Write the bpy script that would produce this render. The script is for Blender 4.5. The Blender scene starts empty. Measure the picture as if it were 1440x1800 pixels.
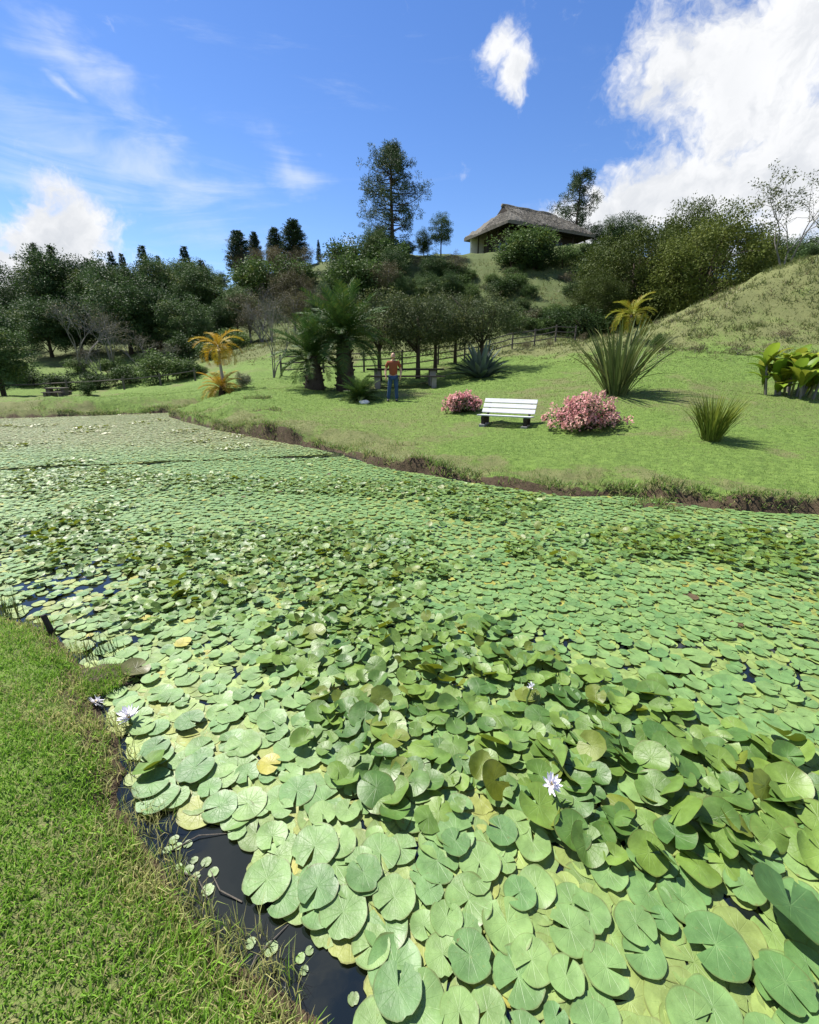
import bpy, bmesh, math, random
import numpy as np
from mathutils import Vector, Matrix

random.seed(11)
rng = np.random.default_rng(11)
scene = bpy.context.scene
C = scene.collection
R = math.radians

# ------------------------------------------------------------------ camera
EYE = 1.9                       # eye height above the pond (man standing on the lawn)
PITCH = R(18.0)
FPX = 786.0                     # focal length in photo pixels (1440 wide): a phone's wide lens
cam_d = bpy.data.cameras.new('camera')
cam = bpy.data.objects.new('camera', cam_d); C.objects.link(cam)
cam.location = (0, 0, EYE)
cam.rotation_euler = (R(90) - PITCH, 0, 0)
cam_d.sensor_fit = 'HORIZONTAL'; cam_d.sensor_width = 36.0
cam_d.lens = 36.0 * FPX / 1440.0
cam_d.clip_start = 0.05; cam_d.clip_end = 3000
scene.camera = cam

# survey helpers: photo pixel + depth -> world point, used to measure where things stand
CP, SP = math.cos(PITCH), math.sin(PITCH)
def ray(px, py):
    c, r = (px - 720) / FPX, (900 - py) / FPX
    return (c, CP + r * SP, -SP + r * CP)
def P(px, py, t):
    d = ray(px, py); return (d[0]*t, d[1]*t, EYE + d[2]*t)
def W(px, py, z=0.0):                      # point on a level plane
    d = ray(px, py); t = (z - EYE) / d[2]; return (d[0]*t, d[1]*t)
def unit(v):
    v = np.asarray(v, float); return v / np.linalg.norm(v)

# ------------------------------------------------------------------ light
SUN = unit((-0.44, 0.32, 0.84))
SUN_EL = math.asin(SUN[2]); SUN_AZ = math.atan2(SUN[0], SUN[1])
SKY_STRENGTH = 0.098
sun_d = bpy.data.lights.new('sun', 'SUN'); sun_d.energy = 5.0; sun_d.angle = R(0.6); sun_d.color = (1.0, 0.955, 0.87)
sun = bpy.data.objects.new('sun', sun_d); C.objects.link(sun)
sun.rotation_euler = Vector(SUN).to_track_quat('Z', 'Y').to_euler()
sun.location = (-20, 10, 40)
vs = scene.view_settings
vs.view_transform = 'Standard'; vs.look = 'None'; vs.gamma = 1.0; vs.use_curve_mapping = False
vs.exposure = 0.98
scene.cycles.max_bounces = 6; scene.cycles.diffuse_bounces = 3; scene.cycles.glossy_bounces = 3
scene.cycles.transmission_bounces = 4; scene.cycles.transparent_max_bounces = 4
scene.cycles.caustics_reflective = False; scene.cycles.caustics_refractive = False

world = bpy.data.worlds.new('World'); scene.world = world; world.use_nodes = True
wt = world.node_tree; wt.nodes.clear()
class NT:
    """small node-building helper"""
    def __init__(s, t): s.t = t
    def n(s, typ, **kw):
        nd = s.t.nodes.new(typ)
        for k, v in kw.items(): setattr(nd, k, v)
        return nd
    def put(s, sock, v):
        if hasattr(v, 'is_output') or isinstance(v, bpy.types.NodeSocket): s.t.links.new(v, sock)
        else: sock.default_value = v
    def math(s, op, a, b=None, clamp=False):
        nd = s.n('ShaderNodeMath', operation=op, use_clamp=clamp); s.put(nd.inputs[0], a)
        if b is not None: s.put(nd.inputs[1], b)
        return nd.outputs[0]
    def vmath(s, op, a, b=None):
        nd = s.n('ShaderNodeVectorMath', operation=op); s.put(nd.inputs[0], a)
        if b is not None: s.put(nd.inputs[1], b)
        return nd.outputs['Value'] if op in ('DOT_PRODUCT', 'LENGTH', 'DISTANCE') else nd.outputs['Vector']
    def noise(s, vec, scale, detail=4, rough=0.55, dist=0.0, out='Fac'):
        nd = s.n('ShaderNodeTexNoise'); s.put(nd.inputs['Vector'], vec)
        nd.inputs['Scale'].default_value = scale; nd.inputs['Detail'].default_value = detail
        nd.inputs['Roughness'].default_value = rough; nd.inputs['Distortion'].default_value = dist
        return nd.outputs[out]
    def smooth(s, v, lo, hi, a=0.0, b=1.0):
        nd = s.n('ShaderNodeMapRange', interpolation_type='SMOOTHSTEP'); s.put(nd.inputs[0], v)
        for i, q in enumerate((lo, hi, a, b)): nd.inputs[i+1].default_value = q
        return nd.outputs[0]
    def mix(s, f, a, b, mode='MIX'):
        nd = s.n('ShaderNodeMix', data_type='RGBA', blend_type=mode)
        s.put(nd.inputs['Factor'], f)
        s.put(nd.inputs[6], a if not isinstance(a, tuple) else (*a[:3], 1)); s.put(nd.inputs[7], b if not isinstance(b, tuple) else (*b[:3], 1))
        return nd.outputs[2]

w = NT(wt)
sky = w.n('ShaderNodeTexSky', sky_type='NISHITA'); sky.sun_disc = False
sky.sun_elevation = SUN_EL; sky.sun_rotation = SUN_AZ
sky.altitude = 2100; sky.air_density = 1.35; sky.dust_density = 0.5; sky.ozone_density = 3.0
hs = w.n('ShaderNodeHueSaturation'); hs.inputs['Saturation'].default_value = 1.22; hs.inputs['Value'].default_value = 0.86; hs.inputs['Hue'].default_value = 0.512
wt.links.new(sky.outputs[0], hs.inputs['Color'])
tc = w.n('ShaderNodeTexCoord'); D = tc.outputs['Generated']
warp = w.noise(D, 5.5, 5, 0.6, 0.0, 'Color')
warp = w.vmath('SUBTRACT', warp, (0.5, 0.5, 0.5))
sc_ = w.n('ShaderNodeVectorMath', operation='SCALE'); wt.links.new(warp, sc_.inputs[0]); sc_.inputs['Scale'].default_value = 0.16
DW = w.vmath('ADD', D, sc_.outputs[0])
def blob(direction, a, b, ang=0.0, amp=1.25, vec=None):
    """falls from amp at the centre of a cloud to 0 round its rim"""
    c = unit(direction); right = unit(np.cross(c, (0, 0, 1))); up = np.cross(right, c)
    u = right*math.cos(ang) + up*math.sin(ang); v = -right*math.sin(ang) + up*math.cos(ang)
    m = w.n('ShaderNodeMapping', vector_type='TEXTURE'); wt.links.new(vec or DW, m.inputs['Vector'])
    m.inputs['Location'].default_value = tuple(c); m.inputs['Rotation'].default_value = Matrix((u, v, np.cross(u, v))).transposed().to_euler(); m.inputs['Scale'].default_value = (a, b, .9)
    return w.math('SUBTRACT', amp, w.vmath('LENGTH', m.outputs[0]))
def vmax(vals):
    o = vals[0]
    for x in vals[1:]: o = w.math('MAXIMUM', o, x)
    return w.math('MAXIMUM', o, 0.0)
def cl(px, py, rx, ry, ang=0, amp=1.25):
    d = ray(px, py); k = 1/np.linalg.norm(d); return blob(d, k*rx/FPX, k*ry/FPX, ang, amp)
cum = [cl(1345, 110, 240, 190, 0.3), cl(1170, 350, 320, 95, 0.2), cl(1400, 290, 230, 170), cl(1560, 200, 220, 240),
       cl(878, 92, 74, 105, -0.4, .80), cl(905, 165, 66, 100, -0.4, .84), cl(105, 438, 135, 88, -0.1), cl(0, 455, 90, 60), cl(-180, 440, 220, 80),
       cl(492, 462, 28, 16), cl(1140, 160, 50, 90, 0.2, .72),
       blob((-.30, .62, 1.0), .20, .15, 0.6), blob((-.95, .3, .55), .35, .2), blob((.4, -.5, .9), .35, .25), blob((-.5, -.9, .5), .4, .2),
       blob((.9, -.35, .4), .35, .2), blob((.2, -1, .25), .4, .15), blob((-1, -.2, .2), .35, .12), blob((1, .35, .75), .28, .2)]
cb = vmax(cum)
f1 = w.noise(DW, 9.0, 10, 0.62, 0.2)
f2 = w.noise(DW, 2.6, 3, 0.5)
dens = w.math('ADD', cb, w.math('MULTIPLY', w.math('SUBTRACT', f1, 0.5), 1.95))
mask = w.smooth(dens, 0.24, 0.74)
# relief: the same field sampled a little way towards the sun
offs = w.vmath('ADD', DW, tuple(SUN * 0.035))
f1b = w.noise(offs, 9.0, 7, 0.60, 0.2)
relief = w.smooth(w.math('SUBTRACT', f1, f1b), -0.12, 0.10)
thick = w.smooth(dens, 0.60, 1.25)
shade = w.math('MULTIPLY', w.math('MULTIPLY', thick, w.smooth(f2, 0.36, 0.58)), 0.42, True)
shade = w.math('ADD', shade, w.math('MULTIPLY', w.math('SUBTRACT', 1.0, relief), 0.36), True)
ccol = w.mix(shade, (5.2, 5.25, 5.35), (2.7, 2.95, 3.35))
# high thin cirrus: stretched streaks
mp = w.n('ShaderNodeMapping'); wt.links.new(D, mp.inputs['Vector'])
mp.inputs['Rotation'].default_value = (0.25, 0.5, 0.35); mp.inputs['Scale'].default_value = (1.2, 3.0, 9.0)
ci = w.noise(mp.outputs[0], 2.0, 7, 0.62, 0.9)
cirm = vmax([cl(170, 300, 330, 90, -0.12), cl(520, 300, 80, 42, -0.4), cl(120, 110, 190, 60, -0.5), cl(100, 178, 42, 16, -0.7), cl(-250, 200, 320, 160), blob((-.9, .1, .4), .5, .3), blob((.2, -.9, .5), .5, .3)])
cir = w.math('MULTIPLY', w.smooth(w.math('ADD', ci, w.math('MULTIPLY', cirm, 0.30)), 0.56, 1.06), 0.60)
skyc = w.mix(cir, hs.outputs[0], (4.6, 4.95, 5.5))
bgc = w.mix(mask, skyc, ccol)
bg = w.n('ShaderNodeBackground'); wt.links.new(bgc, bg.inputs['Color']); bg.inputs['Strength'].default_value = SKY_STRENGTH
wo = w.n('ShaderNodeOutputWorld'); wt.links.new(bg.outputs[0], wo.inputs['Surface'])

# ------------------------------------------------------------------ materials
def new_mat(name):
    m = bpy.data.materials.new(name); m.use_nodes = True; m.node_tree.nodes.clear(); return m, NT(m.node_tree)
def finish(m, nt, color, rough=0.6, spec=0.4, bump=None, bstr=0.3, bdist=0.02, transl=0.0, tcol=None, coat=0.0, metallic=0.0):
    b = nt.n('ShaderNodeBsdfPrincipled')
    nt.put(b.inputs['Base Color'], color if not isinstance(color, tuple) else (*color[:3], 1)); nt.put(b.inputs['Roughness'], rough)
    nt.put(b.inputs['Specular IOR Level'], spec); b.inputs['Metallic'].default_value = metallic
    b.inputs['Coat Weight'].default_value = coat; b.inputs['Coat Roughness'].default_value = 0.36
    if bump is not None:
        bn = nt.n('ShaderNodeBump'); bn.inputs['Strength'].default_value = bstr; bn.inputs['Distance'].default_value = bdist
        nt.put(bn.inputs['Height'], bump); nt.t.links.new(bn.outputs[0], b.inputs['Normal'])
    sh = b.outputs[0]
    if transl:
        tr = nt.n('ShaderNodeBsdfTranslucent'); nt.put(tr.inputs['Color'], tcol if tcol is not None else color)
        mx = nt.n('ShaderNodeMixShader'); mx.inputs[0].default_value = transl
        nt.t.links.new(sh, mx.inputs[1]); nt.t.links.new(tr.outputs[0], mx.inputs[2]); sh = mx.outputs[0]
    o = nt.n('ShaderNodeOutputMaterial'); nt.t.links.new(sh, o.inputs['Surface'])
    return m
def attr(nt, name='Col'):
    a = nt.n('ShaderNodeAttribute'); a.attribute_name = name; return a
def objco(nt): return nt.n('ShaderNodeTexCoord').outputs['Object']
def geopos(nt): return nt.n('ShaderNodeNewGeometry').outputs['Position']

def plain(name, col, rough=0.6, spec=0.3, var=0.25, scale=6.0, bstr=0.25, stretch=None, metallic=0.0):
    m, nt = new_mat(name); v = objco(nt)
    if stretch:
        mp = nt.n('ShaderNodeMapping'); nt.put(mp.inputs['Vector'], v); mp.inputs['Scale'].default_value = stretch; v = mp.outputs[0]
    f = nt.noise(v, scale, 6, 0.6); g = nt.noise(v, scale*5, 3, 0.6)
    dark = tuple(c*(1-var) for c in col); lite = tuple(min(1, c*(1+var)) for c in col)
    c = nt.mix(f, dark, lite); c = nt.mix(nt.math('MULTIPLY', g, 0.3), c, dark)
    return finish(m, nt, c, rough, spec, nt.math('ADD', f, g), bstr, 0.02, metallic=metallic)
def leaf_mat(name, col, col2=None, transl=0.25, rough=0.5, rnd=0.25, warm=(0.16, 0.17, 0.03)):
    """Col attribute (grey) varies each clump; object random varies each plant"""
    m, nt = new_mat(name); a = attr(nt); oi = nt.n('ShaderNodeObjectInfo')
    col2 = col2 or tuple(c*0.6 for c in col)
    sep = nt.n('ShaderNodeSeparateColor'); nt.t.links.new(a.outputs['Color'], sep.inputs[0])
    c = nt.mix(sep.outputs[0], col2, col)
    c = nt.mix(nt.math('MULTIPLY', sep.outputs[1], 0.55), c, warm)
    hv = nt.n('ShaderNodeHueSaturation'); nt.put(hv.inputs['Color'], c)
    nt.put(hv.inputs['Value'], nt.smooth(oi.outputs['Random'], 0, 1, 1-rnd, 1+rnd))
    nt.put(hv.inputs['Hue'], nt.smooth(oi.outputs['Random'], 0, 1, 0.512, 0.488))
    c = hv.outputs[0]
    return finish(m, nt, c, rough+.12, 0.14, transl=transl, tcol=c)
M = {}
M['bark'] = plain('bark', (0.075, 0.055, 0.042), 0.9, 0.2, 0.4, 5, 0.6, (1, 1, .25))
M['bark_grey'] = plain('bark_grey', (0.20, 0.185, 0.165), 0.9, 0.2, 0.35, 5, 0.5, (1, 1, .3))
M['bark_pale'] = plain('bark_pale', (0.36, 0.34, 0.31), 0.85, 0.2, 0.3, 5, 0.4, (1, 1, .3))
M['leaf_forest'] = leaf_mat('leaf_forest', (0.068, 0.115, 0.035), (0.035, 0.070, 0.024), 0.22, rnd=0.35)
M['leaf_conifer'] = leaf_mat('leaf_conifer', (0.044, 0.083, 0.036), (0.023, 0.049, 0.026), 0.12)
M['leaf_pine'] = leaf_mat('leaf_pine', (0.072, 0.110, 0.048), (0.038, 0.067, 0.031), 0.18)
M['leaf_bush'] = leaf_mat('leaf_bush', (0.110, 0.140, 0.026), (0.058, 0.082, 0.016), 0.24, rnd=0.35)
M['leaf_orchard'] = leaf_mat('leaf_orchard', (0.077, 0.101, 0.037), (0.042, 0.062, 0.024), 0.25)
M['leaf_dry'] = leaf_mat('leaf_dry', (0.135, 0.120, 0.062), (0.085, 0.075, 0.045), 0.2)
M['leaf_shrub'] = leaf_mat('leaf_shrub', (0.081, 0.138, 0.034), (0.041, 0.071, 0.021), 0.25, rnd=0.4)
M['leaf_palm'] = leaf_mat('leaf_palm', (0.057, 0.113, 0.025), (0.032, 0.064, 0.018), 0.2, 0.4, rnd=0.1)
M['leaf_yellow'] = leaf_mat('leaf_yellow', (0.44, 0.31, 0.025), (0.26, 0.17, 0.015), 0.3, 0.4, rnd=0.1, warm=(0.40, 0.12, 0.015))
M['leaf_golden'] = leaf_mat('leaf_golden', (0.26, 0.27, 0.03), (0.15, 0.17, 0.02), 0.3, 0.45, rnd=0.1, warm=(0.45, 0.20, 0.02))
M['leaf_flax'] = leaf_mat('leaf_flax', (0.135, 0.175, 0.060), (0.075, 0.105, 0.036), 0.15, 0.42, rnd=0.3, warm=(0.36, 0.30, 0.12))
M['leaf_agave'] = leaf_mat('leaf_agave', (0.10, 0.135, 0.120), (0.060, 0.085, 0.080), 0.05, 0.45, rnd=0.25)
M['leaf_banana'] = leaf_mat('leaf_banana', (0.20, 0.30, 0.030), (0.09, 0.17, 0.02), 0.35, 0.32, rnd=0.3, warm=(0.48, 0.42, 0.05))
M['leaf_varieg'] = leaf_mat('leaf_varieg', (0.45, 0.43, 0.30), (0.10, 0.13, 0.06), 0.15, 0.5, rnd=0.2)
M['mud'] = plain('mud', (0.060, 0.044, 0.028), 0.8, 0.3, 0.5, 9, 0.9)
M['leaf_lime'] = leaf_mat('leaf_lime', (0.17, 0.22, 0.035), (0.09, 0.13, 0.022), 0.3, 0.45, rnd=0.3)
M['flower_pink'] = leaf_mat('flower_pink', (0.70, 0.40, 0.38), (0.56, 0.24, 0.25), 0.3, 0.6, rnd=0.1, warm=(0.72, 0.55, 0.40))
M['wood_dark'] = plain('wood_dark', (0.045, 0.036, 0.030), 0.85, 0.2, 0.4, 4, 0.5, (1, .2, 1))
M['wood_weathered'] = plain('wood_weathered', (0.12, 0.105, 0.088), 0.85, 0.2, 0.35, 5, 0.5, (1, 1, .25))
M['stone'] = plain('stone', (0.26, 0.24, 0.215), 0.9, 0.2, 0.3, 5, 0.5)
M['white_paint'] = plain('white_paint', (0.55, 0.56, 0.57), 0.55, 0.3, 0.22, 7, 0.3, (.3, 3, 3))
M['white_wall'] = plain('white_wall', (0.72, 0.71, 0.68), 0.8, 0.2, 0.08, 2, 0.2)
M['concrete'] = plain('concrete', (0.30, 0.29, 0.275), 0.9, 0.2, 0.25, 8, 0.4)
M['window_dark'] = plain('window_dark', (0.02, 0.022, 0.025), 0.12, 0.5, 0.2, 3, 0.02)
M['thatch'] = plain('thatch', (0.150, 0.140, 0.120), 0.95, 0.1, 0.38, 2.2, 0.9, (1.2, 6, 1))
M['skin'] = plain('skin', (0.46, 0.27, 0.19), 0.55, 0.35, 0.06, 9, 0.05)
M['shirt'] = plain('shirt', (0.26, 0.075, 0.036), 0.85, 0.15, 0.15, 5, 0.25)
M['jeans'] = plain('jeans', (0.042, 0.080, 0.165), 0.85, 0.15, 0.28, 5, 0.3)
M['shoe'] = plain('shoe', (0.035, 0.04, 0.035), 0.7, 0.3, 0.2, 6, 0.1)
M['hair'] = plain('hair', (0.34, 0.32, 0.30), 0.7, 0.3, 0.25, 30, 0.3)
M['eye'] = plain('eye', (0.03, 0.025, 0.02), 0.3, 0.5, 0.1, 3, 0.0)
M['strap'] = plain('strap', (0.03, 0.03, 0.035), 0.7, 0.3, 0.15, 8, 0.1)
M['petal'] = plain('petal', (0.78, 0.76, 0.82), 0.5, 0.3, 0.05, 5, 0.05)
M['stamen'] = plain('stamen', (0.75, 0.52, 0.05), 0.6, 0.3, 0.2, 30, 0.2)
M['reed'] = leaf_mat('reed', (0.09, 0.14, 0.03), (0.05, 0.08, 0.02), 0.2, 0.45, rnd=0.2, warm=(0.32, 0.24, 0.08))

def grass_mat(name, base, tip, dry):
    m, nt = new_mat(name); a = attr(nt)
    sep = nt.n('ShaderNodeSeparateColor'); nt.t.links.new(a.outputs['Color'], sep.inputs[0])
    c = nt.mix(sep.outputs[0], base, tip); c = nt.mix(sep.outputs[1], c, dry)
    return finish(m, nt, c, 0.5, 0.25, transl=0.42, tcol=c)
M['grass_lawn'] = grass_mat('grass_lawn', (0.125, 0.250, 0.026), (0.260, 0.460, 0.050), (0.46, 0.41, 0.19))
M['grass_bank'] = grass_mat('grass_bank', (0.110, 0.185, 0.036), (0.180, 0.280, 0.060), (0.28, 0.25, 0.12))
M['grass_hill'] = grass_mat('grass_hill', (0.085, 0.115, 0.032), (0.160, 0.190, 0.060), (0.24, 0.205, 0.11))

# ground: grass / dry / mud weights carried by the terrain's own attribute
def ground_mat():
    m, nt = new_mat('ground_soil_and_grass'); a = attr(nt); g = geopos(nt)
    sep = nt.n('ShaderNodeSeparateColor'); nt.t.links.new(a.outputs['Color'], sep.inputs[0])
    n1 = nt.noise(g, 0.8, 6, 0.6); n2 = nt.noise(g, 9, 5, 0.65); n3 = nt.noise(g, 60, 3, 0.6)
    gr = nt.mix(n1, (0.105, 0.175, 0.034), (0.155, 0.225, 0.050)); gr = nt.mix(nt.smooth(n2, .35, .7), gr, (0.075, 0.125, 0.026))
    dr = nt.mix(n2, (0.085, 0.110, 0.034), (0.175, 0.175, 0.075))
    mu = nt.mix(n2, (0.028, 0.021, 0.013), (0.100, 0.072, 0.044))
    sc = nt.mix(n1, (0.055, 0.088, 0.025), (0.105, 0.120, 0.045))
    e = nt.math('SUBTRACT', nt.math('ADD', n2, nt.math('MULTIPLY', n3, 0.5)), 0.75)
    c = nt.mix(nt.smooth(nt.math('ADD', sep.outputs[1], nt.math('MULTIPLY', e, 0.7)), 0.3, 0.7), gr, dr)
    c = nt.mix(sep.outputs[2], c, sc)
    c = nt.mix(nt.smooth(nt.math('ADD', sep.outputs[0], nt.math('MULTIPLY', e, 0.6)), 0.35, 0.65), c, mu)
    return finish(m, nt, c, 0.9, 0.15, nt.math('ADD', n2, nt.math('MULTIPLY', n3, 0.6)), 0.7, 0.05)
M['ground'] = ground_mat()

def water_mat():
    m, nt = new_mat('pond_water_surface'); g = geopos(nt)
    n = nt.noise(g, 3.0, 3, 0.5)
    return finish(m, nt, (0.006, 0.009, 0.010), 0.03, 0.5, n, 0.05, 0.05)
M['water'] = water_mat()

def pad_mat(name, use_obj):
    """lily pad: pale veins radiating from the notch, blotches, thin waxy skin"""
    m, nt = new_mat(name)
    if use_obj: base = nt.n('ShaderNodeObjectInfo').outputs['Color']
    else: base = attr(nt).outputs['Color']
    uv = nt.n('ShaderNodeUVMap'); uv.uv_map = 'UV'
    s = nt.n('ShaderNodeSeparateXYZ'); nt.t.links.new(uv.outputs[0], s.inputs[0])
    x = s.outputs[0]; y = s.outputs[1]
    ang = nt.math('ARCTAN2', y, x); rad = nt.math('SQRT', nt.math('ADD', nt.math('MULTIPLY', x, x), nt.math('MULTIPLY', y, y)))
    k = nt.math('ABSOLUTE', nt.math('SUBTRACT', nt.math('FRACT', nt.math('ADD', nt.math('MULTIPLY', ang, 13/(2*math.pi)), 0.5)), 0.5))
    k = nt.math('MULTIPLY', k, rad)
    vein = nt.math('MULTIPLY', nt.smooth(k, 0.0, 0.045, 1.0, 0.0), nt.smooth(rad, 0.55, 1.0, 1.0, 0.15))
    g = geopos(nt); n1 = nt.noise(g, 14, 5, 0.6); n2 = nt.noise(g, 70, 4, 0.6)
    c = nt.mix(nt.smooth(n1, 0.3, 0.75), nt.mix(0.32, base, (0.0, 0.0, 0.0)), base)
    n4 = nt.noise(g, 22, 6, 0.7)
    c = nt.mix(nt.math('MULTIPLY', nt.smooth(n2, 0.60, 0.75), 0.30), c, (0.24, 0.24, 0.06))
    c = nt.mix(nt.math('MULTIPLY', nt.smooth(n4, 0.66, 0.72), 0.75), c, (0.16, 0.105, 0.035))
    c = nt.mix(nt.math('MULTIPLY', nt.math('MULTIPLY', vein, nt.smooth(n1, .35, .7)), 0.22), c, (0.30, 0.42, 0.17))
    c = nt.mix(nt.math('MULTIPLY', nt.smooth(rad, 0.93, 1.0), 0.45), c, (0.10, 0.075, 0.02))
    geo = nt.n('ShaderNodeNewGeometry')
    under = nt.mix(0.35, c, (0.17, 0.19, 0.03))
    c = nt.mix(geo.outputs['Backfacing'], c, under)
    h = nt.math('ADD', nt.math('MULTIPLY', vein, -0.15), n1)
    tcol = nt.mix(0.55, c, (0.30, 0.36, 0.01))
    return finish(m, nt, c, nt.smooth(n1, 0.2, 0.8, 0.40, 0.56), 0.5, h, 0.40, 0.012, transl=0.22, tcol=tcol)
M['pad_obj'] = pad_mat('lily_pad_skin', True)
M['pad_stuff'] = pad_mat('lily_pad_skin_mass', False)

# ------------------------------------------------------------------ mesh helpers
def mesh_np(name, V, F, mat=None, col=None, uv=None, smooth=False):
    V = np.asarray(V, np.float32); F = np.asarray(F, np.int32); k = F.shape[1]
    me = bpy.data.meshes.new(name); me.vertices.add(len(V)); me.vertices.foreach_set('co', V.ravel())
    me.loops.add(F.size); me.loops.foreach_set('vertex_index', F.ravel())
    me.polygons.add(len(F)); me.polygons.foreach_set('loop_start', np.arange(0, F.size, k, dtype=np.int32))
    if smooth: me.polygons.foreach_set('use_smooth', np.ones(len(F), bool))
    if col is not None:
        ca = me.color_attributes.new('Col', 'FLOAT_COLOR', 'POINT')
        c4 = np.ones((len(V), 4), np.float32); c4[:, :3] = col; ca.data.foreach_set('color', c4.ravel())
    if uv is not None:
        ul = me.uv_layers.new(name='UV'); ul.data.foreach_set('uv', np.asarray(uv, np.float32)[F.ravel()].ravel())
    me.update(calc_edges=True)
    if mat: me.materials.append(M[mat] if isinstance(mat, str) else mat)
    return me
def link(name, data, parent=None, loc=None, rot=None, scale=None):
    o = bpy.data.objects.new(name, data); C.objects.link(o)
    if parent: o.parent = parent
    if loc is not None: o.location = loc
    if rot is not None: o.rotation_euler = rot
    if scale is not None: o.scale = scale if hasattr(scale, '__len__') else (scale,)*3
    return o
def tag(o, label=None, cat=None, group=None, kind=None):
    if label: o['label'] = label
    if cat: o['category'] = cat
    if group: o['group'] = group
    if kind: o['kind'] = kind
    return o
def thing(name, label, cat, loc=(0, 0, 0), rz=0.0, group=None, scale=1.0):
    o = link(name, None, None, loc, (0, 0, rz), scale); o.empty_display_size = 0.3
    return tag(o, label, cat, group)

class MB:
    """collects boxes, tubes, strips into one mesh (tris and quads)"""
    def __init__(s): s.v = []; s.f = []; s.c = []
    def add(s, v, f, c=(1, 0, 0)):
        n = len(s.v); s.v += [tuple(map(float, p)) for p in v]; s.f += [tuple(int(i)+n for i in q) for q in f]; s.c += [c]*len(v); return s
    def box(s, x0, x1, y0, y1, z0, z1, rot=None, org=(0, 0, 0)):
        p = [Vector((x, y, z)) for z in (z0, z1) for y in (y0, y1) for x in (x0, x1)]
        if rot is not None: p = [rot @ q for q in p]
        p = [q + Vector(org) for q in p]
        return s.add(p, [(0, 2, 3, 1), (4, 5, 7, 6), (0, 1, 5, 4), (2, 6, 7, 3), (0, 4, 6, 2), (1, 3, 7, 5)])
    def tube(s, pts, rad, sides=6, cap=True, c=(1, 0, 0)):
        pts = [Vector(p) for p in pts]; rad = rad if hasattr(rad, '__len__') else [rad]*len(pts)
        v = []; f = []; ref = Vector((0.31, 0.17, 1)).normalized()
        for i, p in enumerate(pts):
            d = (pts[min(i+1, len(pts)-1)] - pts[max(i-1, 0)]).normalized()
            if abs(d.dot(ref)) > 0.95: ref = Vector((1, 0.2, 0)).normalized()
            a = d.cross(ref).normalized(); b = d.cross(a)
            for k in range(sides):
                t = 2*math.pi*k/sides; v.append(p + (a*math.cos(t) + b*math.sin(t))*rad[i])
        for i in range(len(pts)-1):
            for k in range(sides):
                k2 = (k+1) % sides; f.append((i*sides+k, i*sides+k2, (i+1)*sides+k2, (i+1)*sides+k))
        if cap: f.append(tuple(range(sides-1, -1, -1))); f.append(tuple((len(pts)-1)*sides+k for k in range(sides)))
        return s.add(v, f, c)
    def mesh(s, name, mat, smooth=False, bevel=0.0):
        me = bpy.data.meshes.new(name); me.from_pydata(s.v, [], s.f)
        ca = me.color_attributes.new('Col', 'FLOAT_COLOR', 'POINT')
        ca.data.foreach_set('color', np.array([(*c, 1) for c in s.c], np.float32).ravel())
        if bevel:
            bm = bmesh.new(); bm.from_mesh(me); bmesh.ops.bevel(bm, geom=bm.edges[:], offset=bevel, segments=1, affect='EDGES'); bm.to_mesh(me); bm.free()
        if smooth: me.polygons.foreach_set('use_smooth', np.ones(len(me.polygons), bool))
        me.materials.append(M[mat]); me.update(); return me
    def obj(s, name, mat, parent=None, **kw):
        sm = kw.pop('smooth', False); bv = kw.pop('bevel', 0.0)
        return link(name, s.mesh(name, mat, sm, bv), parent, **kw)

def copy_tree(o, parent=None):
    c = o.copy(); C.objects.link(c); c.parent = parent
    for ch in [x for x in o.children]: copy_tree(ch, c)
    return c

# value noise
_lat = rng.random((256, 256))
def vnoise(x, y, s):
    x = np.asarray(x)*s + 1000.3; y = np.asarray(y)*s + 1000.7
    i = np.floor(x).astype(int); j = np.floor(y).astype(int); u = x-i; v = y-j
    u = u*u*(3-2*u); v = v*v*(3-2*v); i &= 255; j &= 255; i1 = (i+1) & 255; j1 = (j+1) & 255
    return (_lat[i, j]*(1-u)+_lat[i1, j]*u)*(1-v) + (_lat[i, j1]*(1-u)+_lat[i1, j1]*u)*v
def fbm(x, y, s, o=4):
    t = 0; a = 1.0; n = 0
    for k in range(o): t = t + a*vnoise(np.asarray(x)+k*17.3, np.asarray(y)-k*9.1, s*2**k); n += a; a *= 0.5
    return t/n
def sstep(x, a, b):
    t = np.clip((np.asarray(x)-a)/(b-a), 0, 1); return t*t*(3-2*t)

# ------------------------------------------------------------------ pond outline and terrain
near_shore = [(-26, 9.5), (-14, 7.0), (-8, 5.2), (-5, 4.1)] + [W(*p) for p in ((0, 1080), (55, 1098), (105, 1130), (150, 1180), (172, 1240), (205, 1300), (222, 1360),
              (212, 1425), (262, 1490), (288, 1555), (345, 1640), (425, 1702), (505, 1762), (560, 1800))] + [(0.05, 0.55), (0.9, 0.0), (2.2, -1.2), (3.5, -4)]
far_shore = [(15, -4), (15, 2.2), (9, 4.6)] + [W(*p) for p in ((1440, 903), (1330, 900), (1250, 893), (1150, 878), (1080, 872), (1000, 873), (920, 862), (850, 852), (770, 838), (700, 826), (640, 812), (580, 795),
             (520, 782), (460, 772), (400, 760), (350, 748), (318, 739))] + [(-9.55, 18.1), (-9.6, 19.2), (-8.6, 20.6), (-9.4, 21.0), (-10.6, 19.7), (-12.5, 18.5), (-15.9, 17.4), (-26, 16.0)]
POND = np.array(near_shore + far_shore)
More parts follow.
